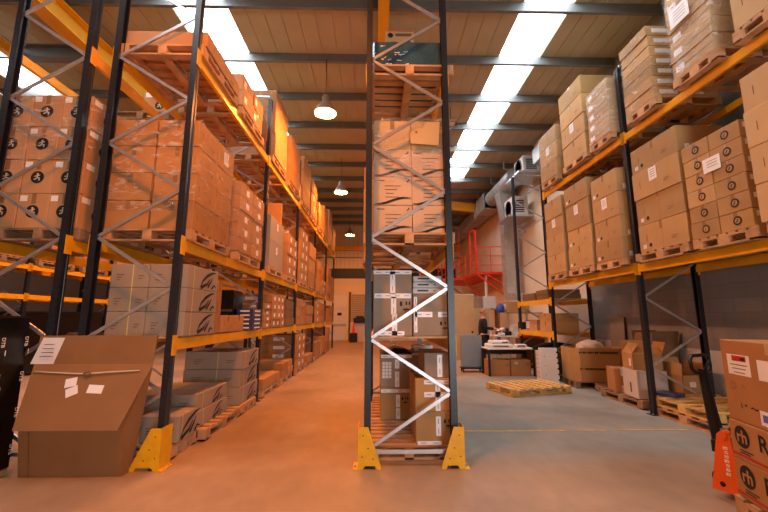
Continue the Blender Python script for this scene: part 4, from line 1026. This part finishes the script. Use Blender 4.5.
# ducting
t=thing('ventilation_duct','long silver ventilation duct with a drop leg along the far side wall','duct',(5.15,16,6.55))
b=MB(); b.tube([(0,y,.1) for y in (-2.85,-2.2,-1.8,-.6,0)],.33,'duct_metal',24)
for y in (-2.8,-2.0,-1.1,-.1): b.tube([(0,y,.1),(0,y+.05,.1)],.35,'duct_metal',24)
b.build('round_section',t)
b=MB(); b.bbox(-.36,0,-.30,.36,1.3,.42,'duct_metal',.01); b.box(-.38,0,-.32,.38,.04,.44,'galv'); b.box(-.38,1.26,-.32,.38,1.3,.44,'galv'); b.build('plenum_box',t)
b=MB(); b.box(-.3,1.3,-.28,.3,8.4,.22,'duct_metal')
for k in range(7): b.box(-.32,1.9+k,-.30,.32,1.94+k,.24,'galv')
b.build('rectangular_section',t)
b=MB(); b.add([(-.33,-1.9,-.15),(.33,-1.9,-.15),(.33,-1.3,-.15),(-.33,-1.3,-.15),(-.22,-1.9,-1.25),(.22,-1.9,-1.25),(.22,-1.45,-1.25),(-.22,-1.45,-1.25)],[(0,1,2,3),(7,6,5,4),(4,5,1,0),(5,6,2,1),(6,7,3,2),(7,4,0,3)],'duct_metal')
b.box(-.22,-1.9,-3.95,.22,-1.45,-1.25,'duct_metal')
for z in (-1.9,-2.7,-3.5): b.box(-.235,-1.915,z,.235,-1.435,z+.03,'galv')
b.prism([(-1.9,-3.95),(-1.45,-3.95),(-1.45,-4.2),(-1.5,-4.33),(-1.66,-4.42),(-2.4,-4.42),(-2.4,-4.2),(-2.05,-4.18),(-1.93,-4.08)],'x',-.22,.22,'duct_metal')
b.build('drop_leg',t)
b=MB()
for y in (-2.6,-1,1.0,3.2,5.4,7.6): b.box(-.36,y,.42,.36,y+.03,.45,'galv'); b.box(-.36,y,.42,-.33,y+.03,.8,'galv'); b.box(.33,y,.42,.36,y+.03,.8,'galv')
b.build('hanger',t)
def ac(label,x,y,z,sx,sy,sz):
    b=MB(); b.bbox(-sx/2,-sy/2,0,sx/2,sy/2,sz,'wall_white',.015); o=tag(b.build('air_conditioner',None,(x,y,z)),label,'air conditioner')
    c=MB()
    c.lathe([(0,0),(sy*.30,0),(sy*.32,-.03),(sy*.34,-.03),(sy*.34,0)],'dark_panel',n=24,M=Matrix.Translation((-sx/2-.0,0,sz*.5))@Matrix.Rotation(R(90),4,'Y')); c.build('fan_grille',o)
    c=MB(); c.box(-sx*.35,-sy/2-.006,sz*.2,sx*.25,-sy/2,sz*.8,'dark_panel')
    for k in range(5): c.box(-sx*.35,-sy/2-.012,sz*(.25+.11*k),sx*.25,-sy/2-.006,sz*(.28+.11*k),'wall_white')
    c.build('side_grille',o)
    c=MB(); c.box(-sx/2-.25,-sy/2-.2,-.06,sx/2+.1,sy/2+.2,0,'galv'); c.bar((-sx/2-.2,0,-.05),(sx/2+.05,0,-.5),.04,.04,'galv'); c.build('bracket',o); return o
ac('beige air conditioning unit on a bracket high above the far rack post',5.2,12.25,6.25,.6,.8,.62)
ac('lower pale air conditioning unit beside the duct drop leg',5.15,13.35,5.05,.55,.85,.75)
b=MB(); b.bbox(-.2,-.25,0,.2,.25,.5,'duct_metal',.01); b.lathe([(0,0),(.1,0),(.1,.25),(0,.25)],'duct_metal',c=(0,0,.5),n=14); tag(b.build('duct_fan',None,(5.3,11.3,6.4)),'small silver fan box by the high air conditioning unit','fan')

# outer aisle heater
b=MB(); b.bbox(-.5,-.9,0,.5,.9,.55,'duct_metal',.02); b.tube([(.5,-.2,.25),(.9,-.1,.1),(1.05,.3,-.1)],[.18,.17,.17],'duct_metal',16); o=tag(b.build('unit_heater',None,(-8.4,7.9,5.6)),'silver unit heater hanging in the outer aisle','heater')
c=MB(); c.tube([(-.3,0,.55),(-.3,0,1.9)],.02,'galv',8); c.tube([(.3,0,.55),(.3,0,1.9)],.02,'galv',8); c.build('hanger_rod',o)
# bits by the end wall
b=MB(); b.bbox(-.22,-.2,0,.22,.2,.55,'black_plastic',.03); tag(b.build('black_bin',None,(-1.35,23.3,0)),'black bin at the end wall beside the orange-red cone','bin')
b=MB(); b.lathe([(.16,0),(.16,.03),(.1,.03),(.03,.62),(0,.62)],'red_paint',n=16); tag(b.build('traffic_cone',None,(-1.35,23.3,.55)),'small red-orange cone standing on the black bin','cone')
b=MB(); b.box(-.3,-.15,0,.3,.15,.12,'orange_plastic'); b.bar((0,0,.1),(.15,0,1.1),.05,.05,'orange_plastic'); tag(b.build('hand_truck',None,(-.45,22.9,0)),'orange hand truck standing at the end of the aisle','hand truck')
b=MB(); b.bbox(-.45,-.2,0,.45,.2,.3,'black_plastic',.05); b.bbox(-.3,-.15,.3,.2,.15,.42,'dark_panel',.03); tag(b.build('engine_block',None,(-.95,23.85-.0,1.151)),'dark machine resting on the low white wall','machine')

# ================================================================== PALLET TRUCK AND ITS LOAD
RZ=-R(13); cs,sn=math.cos(RZ),math.sin(RZ)
LX,LY=3.145,2.47
def loc(u,v): return (LX+u*cs-v*sn, LY+u*sn+v*cs)
p=pallet('wooden pallet under the badge-printed cartons on the truck',LX,LY,.016,1.04,1.04,m='wood',rz=RZ)
def rh_carton(label,z,h,w=1.0,d=1.0):
    r=link('carton',body_mesh(w,d,h,'kraft_red'),None,(LX,LY,z),RZ); tag(r,label,'carton')
    M=Marks(w,d,h); u=-.37
    M.disc2('L',u,h*.62,.078,'ink',1,28); M.text('L',u,h*.62-.004,'rh',.125,'kraft_red',2,True)
    M.text('L',u+.21,h*.62,'R',.16,'ink',1,True)
    M.text('L',u+.055,h*.34,'Discover',.022,'ink',1) if False else mk_lines(M,'L',u+.03,h*.27,.14,2,.018,'ink')
    M.rect('L',u+.26,h*.3,.05,.012,'ink',1)
    M.build('printed_badge',r)['label']='round black rh badge and bold letter'
    M=Marks(w,d,h); M.rect('L',.0,h*.13,d*.995,.018,'ink_red',1); M.build('red_band',r)['label']='red printed band'
    return r
rh_carton('lower kraft carton with black rh badge and red band on the truck pallet',.163,.278)
rh_carton('upper kraft carton with black rh badge beneath the big labelled carton',.443,.278)
w,d,h=.98,1.0,.60
r=link('carton',body_mesh(w,d,h,'kraft_red'),None,(LX,LY,.723),RZ); tag(r,'big kraft carton with red-headed white label on the pallet truck','carton')
M=Marks(w,d,h)
M.rect('L',-.31,h*.70,.24,.15,'paper',1); M.rect('L',-.30,h*.78,.15,.04,'ink_red',2); M.text('L',-.30,h*.78,'ATTENTION',.022,'ink',3,True) if False else M.rect('L',-.26,h*.775,.05,.02,'ink',3)
for k in range(3): M.rect('L',-.31,h*.70-.0-.028*k,.18-.03*k,.006,'ink_soft',2)
M.rect('L',-.02,h*.68,.2,.14,'paper',1); M.rect('L',-.1,.08,.12,.1,'paper',1); M.rect('L',-.1,.08,.07,.05,'ink_blue',2)
M.build('paper_label',r)['label']='white labels, one with a red heading'
K=Marks(w,d,h)
K.stroke('L',[(-.40+.03*math.cos(a/10*6.3),h*.43+.03*math.sin(a/10*6.3)) for a in range(11)],.004,'ink_soft',1); K.stroke('L',[(-.385,h*.46),(-.405,h*.455),(-.40,h*.43),(-.39,h*.41),(-.41,h*.40)],.004,'ink_soft',1)
K.stroke('L',[(-.31,h*.42),(-.29,h*.46),(-.27,h*.42)],.004,'ink_soft',1)
K.stroke('L',[(-.34,h*.24),(-.335,h*.18)],.008,'ink',1); K.stroke('L',[(-.30,h*.22),(-.28,h*.22)],.012,'ink',1); K.stroke('L',[(-.24,h*.2),(-.22,h*.22),(-.20,h*.2),(-.17,h*.21)],.01,'ink',1)
K.build('handwriting',r)
T=Marks(w,d,h); T.rect('T',0,0,w,.06,'tape_clear'); T.rect('L',0,h-.04,.06,.08,'tape_clear'); T.build('tape',r)
# the truck: forks run under the pallet, hydraulic head and handle beyond it
tx,ty=3.17,3.55
t=thing('pallet_truck','pallet truck with black handle and orange body under the labelled cartons','pallet truck',(tx,ty,0),R(25))
b=MB()
for x in (-.19,.19): b.bbox(x-.08,-.75,.045,x+.08,-.12,.06,'orange_plastic',.002)
b.build('forks',t)
b=MB(); b.prism([(-.27,.07),(.27,.07),(.27,.16),(.12,.42),(-.12,.42),(-.27,.16)],'y',-.19,-.165,'orange_plastic'); b.box(-.27,-.19,.07,.27,-.02,.11,'orange_plastic'); b.build('body_plate',t)
# tall triangular side cheek, orange with white writing
b=MB(); b.prism([(-.19,.06),(.02,.06),(-.06,.52),(-.12,.55),(-.15,.5)],'x',-.315,-.29,'orange_plastic'); b.tube([(-.33,-.105,.52),(-.24,-.105,.52)],.03,'orange_plastic',12)
o=b.build('side_cheek',t)
c=MB()
for k in range(7): c.box(-.3175,-.125,.20+.034*k,-.3155,-.095-.004*(k%3),.20+.034*k+.022,'paper'); c.box(-.318,-.118,.206+.034*k,-.3165,-.108,.213+.034*k,'orange_plastic')
c.build('lettering',o)
c=MB(); c.lathe([(0,0),(.02,0),(.02,.004),(0,.004)],'ink',c=(0,0,0),n=12,M=Matrix.Translation((-.314,-.06,.12))@Matrix.Rotation(R(-90),4,'Y')); c.build('pivot_pin',o)
b=MB(); b.tube([(0,.02,.1),(0,.02,.42)],.05,'black_plastic',14); b.box(-.09,-.05,.30,.09,.09,.40,'black_plastic'); b.tube([(0,.02,.42),(0,.02,.5)],.03,'galv',12); b.build('hydraulic_unit',t)
for x in (-.075,.075):
    b=MB(); b.tube([(x-.025,.02,.09),(x+.025,.02,.09)],.09,'rubber',20); b.tube([(x-.028,.02,.09),(x+.028,.02,.09)],.04,'galv',14); b.build('steer_wheel',t)
b=MB(); b.tube([(0,.06,.36),(.02,.10,.6),(.07,.16,1.0)],[.055,.048,.036],'black_plastic',14); b.build('handle_shaft',t)
b=MB(); b.tube([(.07+x,y,z) for x,y,z in [(0,.155,.97),(-.13,.16,.98),(-.17,.165,1.02),(-.17,.17,1.09),(-.13,.175,1.13),(.13,.175,1.13),(.17,.17,1.09),(.17,.165,1.02),(.13,.16,.98),(0,.155,.97)]],.017,'black_plastic',12); b.tube([(.1,.16,.98),(.15,.14,1.06),(.17,.13,1.09)],.009,'black_plastic',8); b.build('handle_loop',t)

# ================================================================== PERSON
def skin_body(name, joints, edges, mats_, parent=None, sub=2, root=0):
    me=bpy.data.meshes.new(name); me.from_pydata([j[:3] for j in joints],edges,[]); o=bpy.data.objects.new(name,me); col.objects.link(o)
    m=o.modifiers.new('s','SKIN'); m.use_smooth_shade=True
    for i,j in enumerate(joints): me.skin_vertices[0].data[i].radius=(j[3],j[4] if len(j)>4 else j[3]); me.skin_vertices[0].data[i].use_root=(i==root)
    s=o.modifiers.new('u','SUBSURF'); s.levels=sub; s.render_levels=sub
    dg=bpy.context.evaluated_depsgraph_get(); nm=bpy.data.meshes.new_from_object(o.evaluated_get(dg)); bpy.data.objects.remove(o)
    nm.materials.clear(); nm.materials.append(MATS[mats_])
    for p in nm.polygons: p.use_smooth=True
    n=bpy.data.objects.new(name,nm); col.objects.link(n)
    if parent: n.parent=parent
    return n
# faces local +X (towards the bench); height 1.68
J_=[(0,0,.92,.10,.12),(0,0,1.12,.10,.12),(.01,0,1.32,.11,.14),(.01,0,1.42,.08,.10),(.03,0,1.47,.05,.05),(.05,0,1.52,.055,.055),(.055,0,1.585,.085,.075),(.045,0,1.64,.07,.065),
    (.01,.17,1.38,.055),(.06,.22,1.14,.043),(.30,.17,1.12,.034),(.34,.165,1.12,.028),
    (.01,-.17,1.38,.055),(.06,-.22,1.14,.043),(.30,-.15,1.12,.034),(.34,-.145,1.12,.028),
    (0,.09,.86,.085),(.02,.10,.48,.058),(-.01,.10,.09,.04),(.10,.11,.035,.035),(.17,.115,.03,.03),
    (0,-.09,.86,.085),(.0,-.10,.48,.058),(-.03,-.10,.09,.04),(.08,-.11,.035,.035),(.15,-.115,.03,.03)]
E_=[(0,1),(1,2),(2,3),(3,4),(4,5),(5,6),(6,7),(2,8),(8,9),(9,10),(10,11),(2,12),(12,13),(13,14),(14,15),(0,16),(16,17),(17,18),(18,19),(19,20),(0,21),(21,22),(22,23),(23,24),(24,25)]
# fingers: five to a hand
for s_,base in ((1,11),(-1,15)):
    bx,by,bz=J_[base][:3]
    for k,(dy,l) in enumerate([(-.026,.055),(-.009,.066),(.009,.062),(.026,.05)]):
        i=len(J_); J_+= [(bx+.045,by+dy,bz,.010),(bx+.045+l*.6,by+dy,bz-.01,.0085),(bx+.045+l,by+dy,bz-.03,.007)]; E_+=[(base,i),(i,i+1),(i+1,i+2)]
    i=len(J_); J_+=[(bx+.02,by-s_*.032,bz+.005,.010),(bx+.055,by-s_*.045,bz+.01,.008)]; E_+=[(base,i),(i,i+1)]
per=skin_body('person',J_,E_,'skin')
per.location=(3.36,12.0,0); per.rotation_euler=(0,0,R(-8)); per.scale=(1.12,1.2,1.02); tag(per,'person in a dark jacket standing side-on, holding white paper at the bench','person')
def grow(js,f): return [(j[0],j[1],j[2],(j[3])*f,(j[4] if len(j)>4 else j[3])*f) for j in js]
jk=[(0,0,.86,.15,.175),(0,0,1.12,.14,.17),(.01,0,1.32,.145,.185),(.01,0,1.43,.09,.11),(.01,.17,1.38,.068,.068),(.06,.22,1.14,.055,.055),(.28,.17,1.12,.046,.046),(.01,-.17,1.38,.068,.068),(.06,-.22,1.14,.055,.055),(.28,-.15,1.12,.046,.046)]
skin_body('jacket',jk,[(0,1),(1,2),(2,3),(2,4),(4,5),(5,6),(2,7),(7,8),(8,9)],'jacket',per)
tr=[(0,0,.92,.14,.16),(0,.09,.84,.10,.10),(.02,.10,.48,.072,.072),(-.01,.10,.08,.06,.06),(0,-.09,.84,.10,.10),(0,-.10,.48,.072,.072),(-.03,-.10,.08,.06,.06)]
skin_body('trousers',tr,[(0,1),(1,2),(2,3),(0,4),(4,5),(5,6)],'trousers',per)
for s_,y,x in ((1,.11,0),(-1,-.11,-.02)):
    b=MB(); b.bbox(x-.07,y-.045,0,x+.20,y+.045,.075,'black_plastic',.02); b.build('shoe',per)
bm=bmesh.new(); bmesh.ops.create_uvsphere(bm,u_segments=20,v_segments=12,radius=1)
for v in bm.verts: v.co=Vector((.035+v.co.x*.098,v.co.y*.082,1.615+v.co.z*.088))
bmesh.ops.delete(bm,geom=[v for v in bm.verts if v.co.z<1.60+ (v.co.x-.02)*.75],context='VERTS')
me=bpy.data.meshes.new('hair'); bm.to_mesh(me); bm.free(); me.materials.append(MATS['hair']); link('hair',me,per)
b=MB()
b.prism([(.128,1.60),(.15,1.565),(.128,1.56)],'y',-.012,.012,'skin')
b.build('nose',per)
for y in (-.03,.03): b=MB(); b.lathe([(0,0),(.008,.002),(.011,.006),(0,.012)],'ink',c=(0,0,0),n=10,M=Matrix.Translation((.125,y,1.595))@Matrix.Rotation(R(90),4,'Y')); b.build('eye',per)
b=MB(); b.box(.12,-.022,1.535,.133,.022,1.542,'ink_red'); b.build('mouth',per)
for y in (-.078,.078): b=MB(); b.lathe([(0,-.008),(.02,-.006),(.022,.004),(0,.008)],'skin',n=12,M=Matrix.Translation((.045,y,1.585))@Matrix.Rotation(R(90),4,'X')); b.build('ear',per)
b=MB(); Mx=Matrix.Translation((3.36+.52,11.93,1.12))@Matrix.Rotation(R(-25),4,'Y'); b.box(-.11,-.15,0,.11,.15,.004,'paper',M=Mx); tag(b.build('paper_sheet'),'white sheet of paper held by the person in the dark jacket','paper')

# ================================================================== LAMPS
def lamp(label,x,y,z):
    t=thing('high_bay_lamp',label,'lamp',(x,y,z))
    b=MB(); b.lathe([(.245,0),(.24,.03),(.2,.13),(.13,.23),(.085,.27),(.08,.40),(.05,.44),(0,.44)],'lamp_shell',n=28); b.lathe([(.238,.002),(.232,.03),(.193,.128),(.12,.22),(0,.23)][::-1],'white_plastic',n=28); b.build('lamp_shade',t)
    b=MB(); b.lathe([(0,-.035),(.08,-.03),(.15,-.01),(.19,.01),(.225,.03)],'lamp_glass',n=28); b.build('lamp_glass',t)
    b=MB(); b.tube([(0,0,.4),(0,0,ROOF-.2-z)],.008,'ink',6); b.build('suspension_wire',t)
    return t
lamp('first glowing bell lamp over the orange-lit aisle',-1.15,7.85,6.0)
lamp('second glowing bell lamp, midway down the orange-lit aisle',-1.30,13.3,6.0)
lamp('last glowing bell lamp, close to the end wall',-1.48,20.6,6.0)
lamp('bell lamp over the front of the orange-lit aisle',-1.15,2.3,6.0)
lamp('bell lamp over the front of the outer aisle',-6.6,5.5,6.0)
lamp('bell lamp further along the outer aisle',-6.6,11.5,6.0)
b=MB(); b.box(-.14,-.16,0,.14,.16,.05,'lamp_shell'); b.box(-.1,-.12,-.004,.1,.12,0,'white_plastic'); b.tube([(0,0,.05),(0,0,.5)],.01,'ink',6)
tag(b.build('flood_lamp',None,(2.1,9.9,6.9)),'small square unlit flood lamp under the rooflight','lamp')
b=MB(); b.box(-.3,-.3,0,.3,.3,.12,'lamp_shell'); b.box(-.02,-.02,.12,.02,.02,.35,'ink')
tag(b.build('ceiling_box',None,(2.35,12.2,7.0)),'grey square housing hanging across the rooflight','ceiling unit')

# ================================================================== LIGHT, SKY, CAMERA
LAMP_E=740.; SKY_E=24.0; EXPO=-.6
MATS['lamp_glass'].node_tree.nodes['Principled BSDF'].inputs['Emission Strength'].default_value=LAMP_E
MATS['lamp_glass'].node_tree.nodes['Principled BSDF'].inputs['Emission Color'].default_value=(1.,.285,.04,1)
w=bpy.data.worlds.new('sky'); scene.world=w; w.use_nodes=True
bg=w.node_tree.nodes['Background']; bg.inputs[0].default_value=(.92,.96,1.,1); bg.inputs[1].default_value=SKY_E
cam=bpy.data.cameras.new('camera'); cam.sensor_width=36; cam.lens=377/768*36; cam.clip_end=200; cam.clip_start=.05
co=bpy.data.objects.new('camera',cam); col.objects.link(co); co.location=(0,0,1.5); co.rotation_euler=(R(90+9.2),0,-R(1.2)); scene.camera=co
scene.view_settings.view_transform='Standard'; scene.view_settings.look='None'; scene.view_settings.gamma=1; scene.view_settings.use_curve_mapping=False
scene.view_settings.exposure=EXPO
scene.cycles.use_denoising=True
scene.cycles.max_bounces=10; scene.cycles.diffuse_bounces=5; scene.cycles.transparent_max_bounces=16
scene.cycles.sample_clamp_indirect=6; scene.cycles.caustics_reflective=False; scene.cycles.caustics_refractive=False
print('cartons',N_CART, sum(1 for o in bpy.data.objects if o.get('category')=='carton'))
